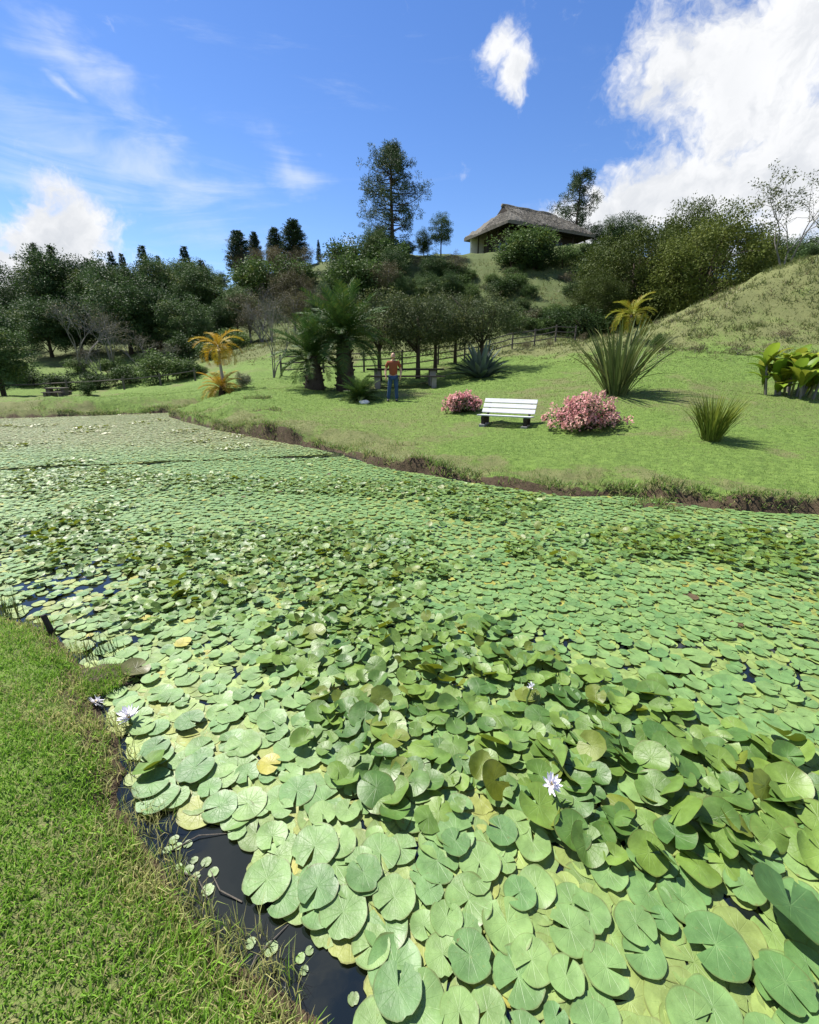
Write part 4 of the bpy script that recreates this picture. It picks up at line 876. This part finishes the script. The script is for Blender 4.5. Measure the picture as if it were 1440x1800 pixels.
def palm(label, px, base, t, trunk_h, trunk_r, nf, L, mat, trunkmat, name='palm_tree', els=(1.25, -.25), droops=(.9, 1.5), taper=.8, cat='palm', skirt=0):
    x, y, _ = P(px, base, t); z = H(x, y); o = thing(name, label, cat, (x, y, z-.04)); b = MB()
    hs_ = np.linspace(0, trunk_h, 9)
    if trunk_h > .15:
        b.tube([(0.02*math.sin(h*3), 0, h-.1*(i == 0)) for i, h in enumerate(hs_)], [trunk_r*(1.25-.45*i/8*(2-taper))*(1+.06*(i % 2)) for i in range(9)], 12)
        for k in range(int(trunk_h*26*(trunk_r > .2))):       # stubs of cut leaf bases
            a = k*2.4; h = trunk_h*((k+1)/(trunk_h*26+1)); rr = trunk_r*(1.2-.4*h/trunk_h)
            b.tube([(math.cos(a)*rr*.85, math.sin(a)*rr*.85, h), (math.cos(a)*rr*1.22, math.sin(a)*rr*1.22, h+.09)], [.06, .035], 4)
        b.obj('trunk', trunkmat, o, smooth=True)
    ms = [frond_mesh(L, droops[0]+(droops[1]-droops[0])*k/3, seed=k+int(px), el=.15, mat=mat) for k in range(4)]
    for k in range(nf):
        q = (k+.5)/nf; e = els[0]+(els[1]-els[0])*q**.85 + rng.normal(0, .08); rz = k*2.399+rng.normal(0, .15)
        link('frond', ms[min(3, int(q*4))], o, (0, 0, trunk_h-.05-.10*q), (rng.normal(0, .12), -(e-.15), rz), rng.uniform(.82, 1.1)*(1-.12*q))
    return o
palm('short stout palm with thick brown trunk, nearer the grey bare tree', 553, 684, 19.5, 1.40, .34, 50, 1.95, 'leaf_palm', 'bark', els=(1.4, -.15), droops=(.35, 1.0))
palm('taller palm with big upright crown behind the round cycad', 608, 688, 19.8, 2.3, .34, 58, 2.3, 'leaf_palm', 'bark', els=(1.5, -.15), droops=(.35, 1.0))
palm('round dark cycad bush with a pale stone at its foot', 634, 704, 17.2, .12, .12, 70, 1.0, 'leaf_palm', 'bark', 'cycad', (1.35, .05), (.4, .9), cat='cycad')
palm('golden-yellow palm with slim grey trunk on the headland', 393, 684, 21.5, 2.15, .065, 20, 1.35, 'leaf_yellow', 'bark_pale', 'yellow_palm', (1.2, -.25), (1.1, 1.9))
palm('low golden palm tuft at the foot of the slim yellow palm', 389, 686, 21.3, .45, .12, 30, 1.25, 'leaf_yellow', 'bark', 'yellow_palm', (1.1, -.2), (.6, 1.3))
palm('yellow-green feathery palm behind the tall flax clump', 1106, 592, 25.5, 1.6, .12, 22, 1.6, 'leaf_golden', 'bark', 'feather_palm', (1.3, .0), (1.0, 1.9))

def sword_mesh(L, wd, bend, mat, seed=0, thick=0.0, segs=7, warm=0.0):
    r_ = np.random.default_rng(seed); b = MB(); q = np.zeros(3); a = 1.45; V = []; F = []
    for i in range(segs+1):
        t = i/segs; wv = wd*(.55+.45*math.sin(math.pi*min(1, t*1.1)))*(1-t**3.2) if thick == 0 else wd*(.75+.6*math.sin(math.pi*min(1, .15+t*.75)))*(1-t**2.2)
        n_ = np.array([-math.sin(a), 0, math.cos(a)]); fold = .28*wv+thick*.25*(1-t)
        V += [q+np.array([0, wv/2, 0])+n_*fold, q-n_*thick*(1-t)*.5, q+np.array([0, -wv/2, 0])+n_*fold]
        q = q + np.array([math.cos(a), 0, math.sin(a)])*L/segs; a -= bend/segs*(.4+1.2*t)
    for i in range(segs):
        for k in range(2): j = i*3+k; F.append((j, j+1, j+4, j+3))
    b.add(V, F, (.5+.5*r_.random(), warm, 0)); return b.mesh('leaf', mat, True)
def rosette(name, label, cat, px, base, t, meshes, n, tilt, sc, spread, droopers=0, z_up=0.0):
    x, y, _ = P(px, base, t); z = H(x, y); o = thing(name, label, cat, (x, y, z-.03))
    for k in range(n):
        q = (k+.5)/n; a = k*2.399+rng.normal(0, .2); rr = spread*math.sqrt(rng.random())
        link('leaf', meshes[k % len(meshes)], o, (math.cos(a)*rr, math.sin(a)*rr, 0), (rng.normal(0, .12), tilt[0]+(tilt[1]-tilt[0])*q**1.2, a), sc*rng.uniform(.68, 1.08))
    return o
FL = [sword_mesh(2.3, .085, b_, 'leaf_flax', i, warm=w_) for i, (b_, w_) in enumerate(((.25, 0), (.5, 0), (.8, .1), (.35, 0), (1.1, .5), (.15, .2)))]
fx = rosette('flax_plant', 'tall flax clump of sword leaves on the mown lawn', 'flax', 1083, 692, 14.2, FL, 120, (-.02, .54), 1.06, .32)
for az, e, s in ((-.12, 1.05, 1.0), (.05, 1.2, .95), (-.25, .95, 1.0), (-.45, 1.25, .8), (3.3, .9, .75), (.2, 1.0, .9)): link('leaf', FL[4 if s < .9 else 0], fx, (.1*math.cos(az), .1*math.sin(az), .25), (0, e*.75, az), s)
AG = [sword_mesh(1.35, .17, b_, 'leaf_agave', i+9, .05) for i, b_ in enumerate((.15, .35, .6, .9))]
rosette('agave', 'large blue-grey agave with arching spiky leaves beside the shade tree', 'agave', 845, 664, 22.5, AG, 60, (.0, 1.15), 1.35, .16)
GC = [sword_mesh(1.05, .026, b_, 'leaf_lime', i+19, 0, 6, .35) for i, b_ in enumerate((.2, .45, .7, 1.0))]
rosette('grass_clump', 'bright yellow-green ornamental grass clump alone on the lawn', 'grass clump', 1250, 770, 9.4, GC, 260, (0, .36), 1.0, .17)

def broad_leaf(L, wd, bend, mat, seed):
    r_ = np.random.default_rng(seed); b = MB(); q = np.zeros(3); a = 1.1; V = []; F = []; S = 7
    for i in range(S+1):
        t = i/S; wv = wd*math.sin(math.pi*min(1, max(.02, t*.96+.04)))**.75; n_ = np.array([-math.sin(a), 0, math.cos(a)])
        for k in (-1, -.5, 0, .5, 1): V.append(q + np.array([0, k*wv/2, 0]) + n_*(abs(k)*.16*wv + .03*wd*math.sin(5*t*3+k*3+seed)))
        q = q + np.array([math.cos(a), 0, math.sin(a)])*L/S; a -= bend/S
    for i in range(S):
        for k in range(4): j = i*5+k; F.append((j, j+1, j+6, j+5))
    b.add(V, F, (.4+.6*r_.random(), float(r_.random() < .3)*.8, 0)); return b.mesh('leaf', mat, True)
x, y, _ = P(1398, 697, 13.6); z = H(x, y); cn = thing('canna_clump', 'clump of broad yellow-green banana-like leaves on short bare stems at the lawn edge', 'leafy clump', (x, y, z-.03))
BL = [broad_leaf(.62, .24, b_, 'leaf_banana', i) for i, b_ in enumerate((.8, 1.3, 1.7, 1.1, 1.5, .9))]
for k in range(21):
    sx, sy = rng.normal(0, .42), rng.normal(0, .28); h = rng.uniform(.40, 1.05); s = MB(); ex, ey = sx*1.25+rng.normal(0, .05), sy*1.25
    s.tube([(sx, sy, -.05), ((sx+ex)/2, (sy+ey)/2, h*.5), (ex, ey, h)], [.034, .03, .024], 7, c=(.3, .7, 0)); s.obj('stem', 'bark_grey' if k % 3 else 'leaf_flax', cn)
    for m in range(8):
        link('leaf', BL[rng.integers(6)], cn, (ex, ey, h-.06*m*rng.random()), (0, rng.uniform(-.40, .25), m*1.05+rng.uniform(-.3, .3)), rng.uniform(.8, 1.4))

def azalea(label, px, base, t, wd, ht, seed, leafy=.35):
    x, y, _ = P(px, base, t); z = H(x, y); o = thing('pink_bush', label, 'flowering bush', (x, y, z-.03)); r_ = np.random.default_rng(seed); b = MB()
    n = 130; d = rdir(r_, n*2); d = d[d[:, 2] > -.12][:n]; c = d*np.array([wd/2, wd/2*.8, ht*.72])*(.55+.55*r_.random(n)**1.5)[:len(d), None]*(1+.16*np.sin(d[:, 0]*5+seed)*np.cos(d[:, 1]*4+seed))[:, None]; c[:, 2] = np.maximum(c[:, 2]+ht*.26, .06)
    for i in range(0, len(c), 3): limb(b, (r_.normal(0, .06), r_.normal(0, .06), 0), c[i], .014, .004, r_, .1, 3, 4)
    b.obj('stems', 'bark', o)
    V, F, col = clump_leaves(r_, c*.86, np.full(len(c), .13), 24, .075, .5, .4, 1, .1); link('foliage', mesh_np('foliage', V, F, 'leaf_shrub', col), o)
    V, F, col = clump_leaves(r_, c, (.07*wd/1.5+.02)*r_.uniform(.6, 1.6, len(c)), 24, .075, .85, .5, 1, .45); link('blossom', mesh_np('blossom', V, F, 'flower_pink', col), o)
azalea('wide low bush thick with pink blossom at the right end of the bench', 1028, 757, 11.3, 1.85, .92, 5)
azalea('small pink-flowered bush on the lawn left of the bench', 815, 723, 14.2, 1.10, .62, 6)
plant('shrub', 'variegated_shrub', 'cream-and-green variegated shrub beside the yellow palm', 'shrub', 430, 684, 22, 655, None, 1.0, 1.0, 1)
for ch in bpy.data.objects['variegated_shrub'].children:
    if ch.name.startswith('crown'): ch.data = ch.data.copy(); ch.data.materials[0] = M['leaf_varieg']
for px, base, t, lab in ((965, 608, 31, 'small reddish-brown bush on the upper lawn by the fence'), (925, 612, 30.5, 'tiny brown stubble bush beside the reddish one'), (1022, 605, 31, 'small brown stump-like bush near the foot of the great bushes')):
    plant('dryshrub', 'brown_bush', lab, 'bush', px, base, t, base-12, None, .7, fixed_h=.75)

# ------------------------------------------------------------------ bench, picnic tables, fence
def plank(name, mat, parent, a, b, c, loc, rot=(0, 0, 0), bevel=.006):
    m = MB(); m.box(-a/2, a/2, -b/2, b/2, -c/2, c/2); return m.obj(name, mat, parent, loc=loc, rot=rot, bevel=bevel)
x, y, _ = P(890, 748, 12.4); zb = min(H(x+dx, y+dy) for dx, dy in ((.6, -.3), (-.6, .3), (0, 0), (-.6, -.2)))
bench = thing('park_bench', 'white slatted garden bench with dark supports facing the pond', 'bench', (x, y, zb), R(-27))
for k in range(3): plank('seat_slat', 'white_paint', bench, 1.48, .125, .035, (0, -.30+.145*k, .31-.010*k), (R(-4), 0, 0))
for k in range(3): plank('back_slat', 'white_paint', bench, 1.48, .13, .032, (0, .12+.095*k, .41+.128*k), (R(54), 0, 0))
for sx in (-.58, .58):
    m = MB(); m.box(-.045, .045, -.36, .14, .20, .285); m.box(-.045, .045, -.33, -.20, -.1, .20); m.box(-.045, .045, .02, .14, -.1, .20); m.obj('leg', 'wood_dark', bench, loc=(sx, 0, 0), bevel=.004)
    rot = Matrix.Rotation(R(-36), 3, 'X'); m = MB(); m.box(-.025, .025, -.02, .02, 0, .56, rot, (0, .105, .25)); m.obj('back_support', 'wood_dark', bench, loc=(sx, 0, 0))
    plank('foot', 'concrete', bench, .16, .62, .09, (sx, -.10, .03))

def picnic(label, px, base, t, L, rz, mat, legmat, s=1.0):
    x, y, _ = P(px, base, t); o = thing('picnic_table', label, 'picnic table', (x, y, H(x, y)), rz, None, s)
    for k in range(4): plank('table_board', mat, o, L, .19, .09, (0, -.30+.2*k, .76))
    for sy in (-.72, .72):
        for k in range(2): plank('seat_board', mat, o, L, .15, .05, (0, sy-.08+.16*k, .45))
    for sx in (-L*.36, L*.36):
        plank('leg', legmat, o, .30, .55, .80, (sx, 0, .33))
        for sy in (-.72, .72): plank('seat_leg', legmat, o, .22, .20, .52, (sx, sy, .165))
    return o
picnic('long dark wooden picnic table on stone legs under the shade trees', 712, 682, 21.3, 3.6, R(4), 'wood_dark', 'stone', 1.0)
picnic('small grey picnic table on the far bank lawn below the wood', 103, 698, 23.8, 1.6, R(8), 'wood_weathered', 'wood_weathered', .62)
def fence(label, pts, post_h, rails, name, mat, step=2.2):
    x0, y0 = pts[0]; o = thing(name, label, 'fence', (x0, y0, H(x0, y0))); org = np.array([x0, y0, H(x0, y0)]); posts = []
    for a, b in zip(pts[:-1], pts[1:]):
        n = max(1, round(math.dist(a, b)/step))
        for i in range(n): posts.append((a[0]+(b[0]-a[0])*i/n, a[1]+(b[1]-a[1])*i/n))
    posts.append(pts[-1]); pz = [np.array([p[0], p[1], H(*p)]) for p in posts]
    for p in pz: m = MB(); q = p-org; m.tube([q-np.array([0, 0, .25]), q+np.array([.01, 0, post_h*.5]), q+np.array([.015, .01, post_h])], [.065, .06, .055], 7); m.obj('post', mat, o)
    for a, b in zip(pz[:-1], pz[1:]):
        for h in rails:
            m = MB(); m.tube([a-org+np.array([0, 0, h]), (a+b)/2-org+np.array([0, 0, h-.02]), b-org+np.array([0, 0, h])], .04, 6); m.obj('rail', mat, o)
xy = lambda a, b, t: P(a, b, t)[:2]
fence('dark wooden rail fence along the lawn behind the palms and shade trees', [xy(495, 662, 25.5), xy(640, 652, 26.5), xy(770, 642, 28), xy(900, 614, 31), xy(1010, 602, 34)], 1.15, (.32, .68, 1.02), 'rail_fence', 'wood_weathered')
fence('thin grey post fence across the far bank lawn below the wood', [xy(10, 694, 27), xy(120, 692, 27), xy(220, 690, 27.5), xy(345, 680, 29)], .8, (.62,), 'post_fence', 'wood_weathered', 2.6)
x, y, _ = P(641, 709, 16.6); bm = bmesh.new(); bmesh.ops.create_icosphere(bm, subdivisions=3, radius=.13)
for v in bm.verts: n_ = .8+.5*vnoise(v.co.x*9+3, v.co.y*9+v.co.z*7, 1.0); v.co = Vector((v.co.x*1.4*n_, v.co.y*n_, v.co.z*.7*n_))
me = bpy.data.meshes.new('stone'); bm.to_mesh(me); bm.free(); me.materials.append(M['white_wall']); tag(link('garden_stone', me, None, (x, y, H(x, y)+.04)), 'pale whitish stone at the foot of the round cycad', 'stone')

# ------------------------------------------------------------------ thatched house on the hill
def house():
    e1 = unit((12.3, 6.2)); e2 = np.array([-e1[1], e1[0]]); Lh, Wh = 14.0, 8.6; c0 = np.array(P(895, 386, 57)[:2]); ze = P(895, 386, 57)[2]; gz = ze-3.3
    o = thing('thatched_house', 'white-walled house with steep grey thatched roof on the hilltop', 'house', (c0[0], c0[1], gz), math.atan2(e1[1], e1[0]))
    wl = MB(); wl.box(2.2, Lh-.9, 1.3, Wh-.6, -3, 2.9); wl.obj('wall', 'wood_dark', o)
    we = MB(); we.box(2.0, 2.195, 1.6, Wh-.1, -3, 2.9); we.obj('end_wall_shade_tone', 'wood_weathered', o); we2 = MB(); we2.box(-.2, 1.99, Wh-.5, Wh-.2, -3, 2.9); we2.obj('porch_wall', 'white_wall', o)  # pale end wall given a dark tone, porch shadow put into its colour
    pl = MB(); pl.box(-.1, Lh-.2, .2, Wh-.1, -4, .02); pl.obj('plinth', 'stone', o)
    for (y0, y1, z0, z1, nm) in ((2.2, 3.1, .03, 2.1, 'door'), (3.9, 4.9, .9, 2.1, 'window'), (5.8, 6.8, .9, 2.1, 'window')):
        m = MB(); m.box(1.93, 1.997, y0, y1, z0, z1); d_ = m.obj(nm, 'window_dark', o)
        f = MB(); [f.box(1.89, 1.998, a, b_, c, e) for a, b_, c, e in ((y0-.1, y0, z0-.02, z1+.1), (y1, y1+.1, z0-.02, z1+.1), (y0, y1, z1, z1+.1), (y0, y1, (z0+z1)/2-.03, (z0+z1)/2+.03))]; f.obj('frame', 'wood_weathered', d_)
    for k in range(5):
        m = MB(); m.box(3.0+k*2.1, 4.1+k*2.1, 1.20, 1.296, .8, 2.0); d_ = m.obj('window', 'window_dark', o); f = MB(); [f.box(3.0+k*2.1+a, 3.0+k*2.1+b_, 1.16, 1.31, c, e) for a, b_, c, e in ((-.08, 0, .75, 2.08), (1.1, 1.18, .75, 2.08), (0, 1.1, 2.0, 2.08), (.5, .56, .8, 2.0))]; f.obj('frame', 'wood_weathered', d_)
    for k in range(7): m = MB(); m.tube([(.25+k*2.25, .3, -.5), (.25+k*2.25, .3, 3.1)], .10, 8); m.obj('post', 'wood_dark', o)
    for k in range(1, 4): m = MB(); m.tube([(.2, .3+k*2.2, -.5), (.2, .3+k*2.2, 3.1)], .10, 8); m.obj('post', 'wood_dark', o)
    # roof: hipped, with a small upright gablet at the left end of the ridge; thick soft eaves
    def roof_z(x, y):
        fy = 1-abs(y-Wh/2)/(Wh/2+.7); hl = (x+.7)/2.9*.72; hr = (Lh+.7-x)/3.2
        zf = min(fy, hl if x < 2.2 else 9, hr, 1.0); return 3.1 + 3.15*max(0, zf)**.92 + (.10 if zf > .93 else 0)
    xs = list(np.linspace(-.7, 2.19, 11)) + list(np.linspace(2.21, Lh+.7, 40)); ys = np.linspace(-.7, Wh+.7, 31); V = []; F = []; ny = len(ys)
    for lay in (0, 1):
        for xx in xs:
            for yy in ys: V.append((xx, yy, roof_z(xx, yy)-lay*.38+.05*rng.normal()*(lay == 0) + .10*math.sin(xx*1.3)*math.cos(yy*1.1)*(lay == 0)))
    nx = len(xs); N1 = nx*ny
    for i in range(nx-1):
        for j in range(ny-1): a = i*ny+j; F.append((a, a+ny, a+ny+1, a+1)); F.append((N1+a, N1+a+1, N1+a+ny+1, N1+a+ny))
    rim = [(i*ny, (i+1)*ny) for i in range(nx-1)] + [((i+1)*ny+ny-1, i*ny+ny-1) for i in range(nx-1)] + [(j+1, j) for j in range(ny-1)] + [((nx-1)*ny+j, (nx-1)*ny+j+1) for j in range(ny-1)]
    F += [(a, N1+a, N1+b_, b_) for a, b_ in rim]
    rb = MB(); rb.add(V, F); ro = rb.obj('roof', 'thatch', o, smooth=False)
    gb = MB(); gb.add([(2.17, Wh/2-1.45, 5.15), (2.17, Wh/2+1.45, 5.15), (2.17, Wh/2, 6.1), (2.05, Wh/2-1.45, 5.15), (2.05, Wh/2+1.45, 5.15), (2.05, Wh/2, 6.1)], [(0, 1, 2), (5, 4, 3), (0, 3, 4, 1), (1, 4, 5, 2), (2, 5, 3, 0)]); gb.obj('gablet', 'wood_dark', ro)
    n = 5200; X = rng.uniform(-.7, Lh+.6, n); Y = rng.uniform(-.7, Wh/2+.4, n); Z = np.array([roof_z(a, b_) for a, b_ in zip(X, Y)])
    A = np.stack([np.where(X < 1.9, -1.0, rng.normal(0, .15, n)), np.where(X < 1.9, rng.normal(0, .2, n), -1.0), np.full(n, -.50)], -1); Nn = np.tile((0, -.6, .8), (n, 1)) + rng.normal(0, .15, (n, 3))
    v, f, c = leaves(np.stack([X, Y, Z+.06], -1), A, Nn, rng.uniform(.25, .6, n), rng.uniform(.03, .08, n), np.ones((n, 3))); st = link('thatch_straw', mesh_np('thatch_straw', v, f, 'thatch', c), ro); st['kind'] = 'stuff'
    m = MB(); m.tube([(2.0+k*.9, Wh/2+.04*math.sin(k*2), 6.25+.05*math.sin(k*1.7)) for k in range(11)], .24, 7); m.obj('ridge_roll', 'thatch', ro, smooth=True)
house()

# ------------------------------------------------------------------ the man on the lawn
def skin_body(name, joints, edges, mat, parent=None, root=0, sub=2):
    bm = bmesh.new(); ly = bm.verts.layers.skin.verify(); vs_ = []
    for i, (p, r) in enumerate(joints):
        v = bm.verts.new(p); v[ly].radius = (r, r) if not hasattr(r, '__len__') else r; v[ly].use_root = (i == root); vs_.append(v)
    for a, b in edges: bm.edges.new((vs_[a], vs_[b]))
    me = bpy.data.meshes.new(name); bm.to_mesh(me); bm.free(); me.materials.append(M[mat])
    o = link(name, me, parent); m = o.modifiers.new('skin', 'SKIN'); m.use_smooth_shade = True; s = o.modifiers.new('sub', 'SUBSURF'); s.levels = sub; s.render_levels = sub
    return o
def man():
    x, y, _ = P(692, 706, 17.0); z = H(x, y); o = thing('person', 'bald man in rust T-shirt and blue jeans standing on the lawn', 'person', (x, y, z+.0), R(182))
    # facing local -y after the turn; joints in metres
    J = [((0, 0, .96), .125)]; E = []
    def ch(par, pts):
        for p, r in pts: J.append((p, r)); E.append((par, len(J)-1)); par = len(J)-1
        return par
    chest = ch(0, [((0, 0, 1.10), .115), ((0, .01, 1.26), .115), ((0, .01, 1.39), .090)])
    ch(chest, [((0, .01, 1.475), .058), ((0, .02, 1.53), .060)])
    hands = []
    for s in (-1, 1):
        wr = ch(chest, [((s*.17, 0, 1.40), .065), ((s*.245, -.01, 1.27), .052), ((s*.285, -.03, 1.12), .043), ((s*.285, .06, .98), .036), ((s*.265, .10, .90), .026)])
        pm = ch(wr, [((s*.258, .115, .845), .030)])
        for k, (dx, l) in enumerate(((-.026, .070), (-.009, .082), (.009, .078), (.026, .062))):
            ch(pm, [((s*.255+dx*.4, .120+dx*.7, .825), .0095), ((s*.250+dx*.4, .135+dx, .825-l*.55), .0088), ((s*.235+dx*.4, .128+dx, .825-l), .0075)])
        ch(wr, [((s*.235, .135, .868), .011), ((s*.222, .158, .838), .0095)])
    for s in (-1, 1):
        ch(0, [((s*.095, 0, .88), .098), ((s*(.105+.02*(s > 0)), .015, .68), .078), ((s*(.11+.04*(s > 0)), .02, .48), .058), ((s*(.115+.06*(s > 0)), 0, .30), .053), ((s*(.12+.08*(s > 0)), -.02, .09), .036), ((s*(.125+.09*(s > 0)), .10, .04), .034)])
    body = skin_body('body', J, E, 'skin', o, 0, 2)
    # head with face, ears, thin grey hair
    bm = bmesh.new(); bmesh.ops.create_uvsphere(bm, u_segments=28, v_segments=20, radius=1)
    for v in bm.verts:
        c = v.co; zz = c.z; jaw = 1-.28*max(0, -zz)**1.3; c.x *= .077*jaw; c.y = c.y*.098*(1-.12*max(0, -zz)) + (.012 if zz < 0 else 0); c.z *= .118
        f = math.exp(-((c.x/.014)**2))*math.exp(-(((c.z+.012)/.024)**2)); 
        if c.y > 0: c.y += .024*f - .010*math.exp(-(((abs(c.x)-.032)/.014)**2) - ((c.z-.012)/.012)**2) + .006*math.exp(-((c.x/.022)**2) - ((c.z+.052)/.010)**2)
    for s in (-1, 1):
        e = bmesh.ops.create_uvsphere(bm, u_segments=8, v_segments=6, radius=1)['verts']
        for v in e: v.co = Vector((s*.078+v.co.x*.010, v.co.y*.020-.005, v.co.z*.032))
    me = bpy.data.meshes.new('head'); bm.to_mesh(me); bm.free(); me.materials.append(M['skin']); me.polygons.foreach_set('use_smooth', np.ones(len(me.polygons), bool)); hd = link('head', me, o, (0, .03, 1.625))
    for s in (-1, 1):
        bm = bmesh.new(); bmesh.ops.create_uvsphere(bm, u_segments=10, v_segments=8, radius=.0095); me = bpy.data.meshes.new('eye'); bm.to_mesh(me); bm.free(); me.materials.append(M['eye']); link('eye', me, hd, (s*.032, .084, .012))
    mo = MB(); mo.box(-.022, .022, .098, .106, -.056, -.050); mo.obj('mouth', 'shirt', hd, bevel=.002)
    hm = MB(); V = []; F = []; n1, n2 = 20, 7
    for i in range(n2):
        for j in range(n1+1):
            a = math.pi*(1.0+j/n1); e = -.25+.75*i/(n2-1); V.append((.081*math.cos(a)*math.cos(e), .102*math.sin(a)*math.cos(e), .122*math.sin(e)+.01))
    for i in range(n2-1):
        for j in range(n1): k = i*(n1+1)+j; F.append((k, k+1, k+n1+2, k+n1+1))
    hm.add(V, F); hm.obj('hair', 'hair', hd, smooth=True)
    # T-shirt with short sleeves, jeans, shoes
    S = [((0, .0, .90), (.165, .150)), ((0, 0, 1.08), (.165, .145)), ((0, .01, 1.26), (.175, .150)), ((0, .01, 1.39), (.155, .130)), ((0, .01, 1.455), (.078, .072))]; SE = [(0, 1), (1, 2), (2, 3), (3, 4)]
    for s in (-1, 1): k = len(S); S += [((s*.18, 0, 1.405), .078), ((s*.24, -.008, 1.29), .068), ((s*.262, -.014, 1.21), .066)]; SE += [(3, k), (k, k+1), (k+1, k+2)]
    skin_body('t_shirt', S, SE, 'shirt', o, 0, 2)
    Q = [((0, 0, .955), (.150, .130))]; QE = []
    for s in (-1, 1):
        k = len(Q); o2 = (s > 0); Q += [((s*.095, 0, .87), .108), ((s*(.105+.02*o2), .015, .68), .092), ((s*(.11+.04*o2), .02, .48), .074), ((s*(.115+.06*o2), .0, .28), .070), ((s*(.12+.08*o2), -.012, .075), .066)]
        QE += [(0, k)] + [(k+i, k+i+1) for i in range(4)]
    skin_body('jeans', Q, QE, 'jeans', o, 0, 2)
    for s in (-1, 1):
        bm = bmesh.new(); bmesh.ops.create_uvsphere(bm, u_segments=14, v_segments=10, radius=1)
        for v in bm.verts: c = v.co; c.x *= .048*(1+.12*c.y); c.z = max(c.z, -.55)*(.062-.018*c.y); c.y *= .135
        me = bpy.data.meshes.new('shoe'); bm.to_mesh(me); bm.free(); me.materials.append(M['shoe']); me.polygons.foreach_set('use_smooth', np.ones(len(me.polygons), bool)); link('shoe', me, o, (s*(.125+.085*(s > 0)), .055, .036))
    for sgn in (-1, 1):
        b = MB(); b.tube([(.06*sgn, .165, 1.43), (.10*sgn, .175, 1.33), (.12*sgn, .17, 1.20)], .013, 5)
    return o
mn = man(); mn.rotation_euler.z = R(180)
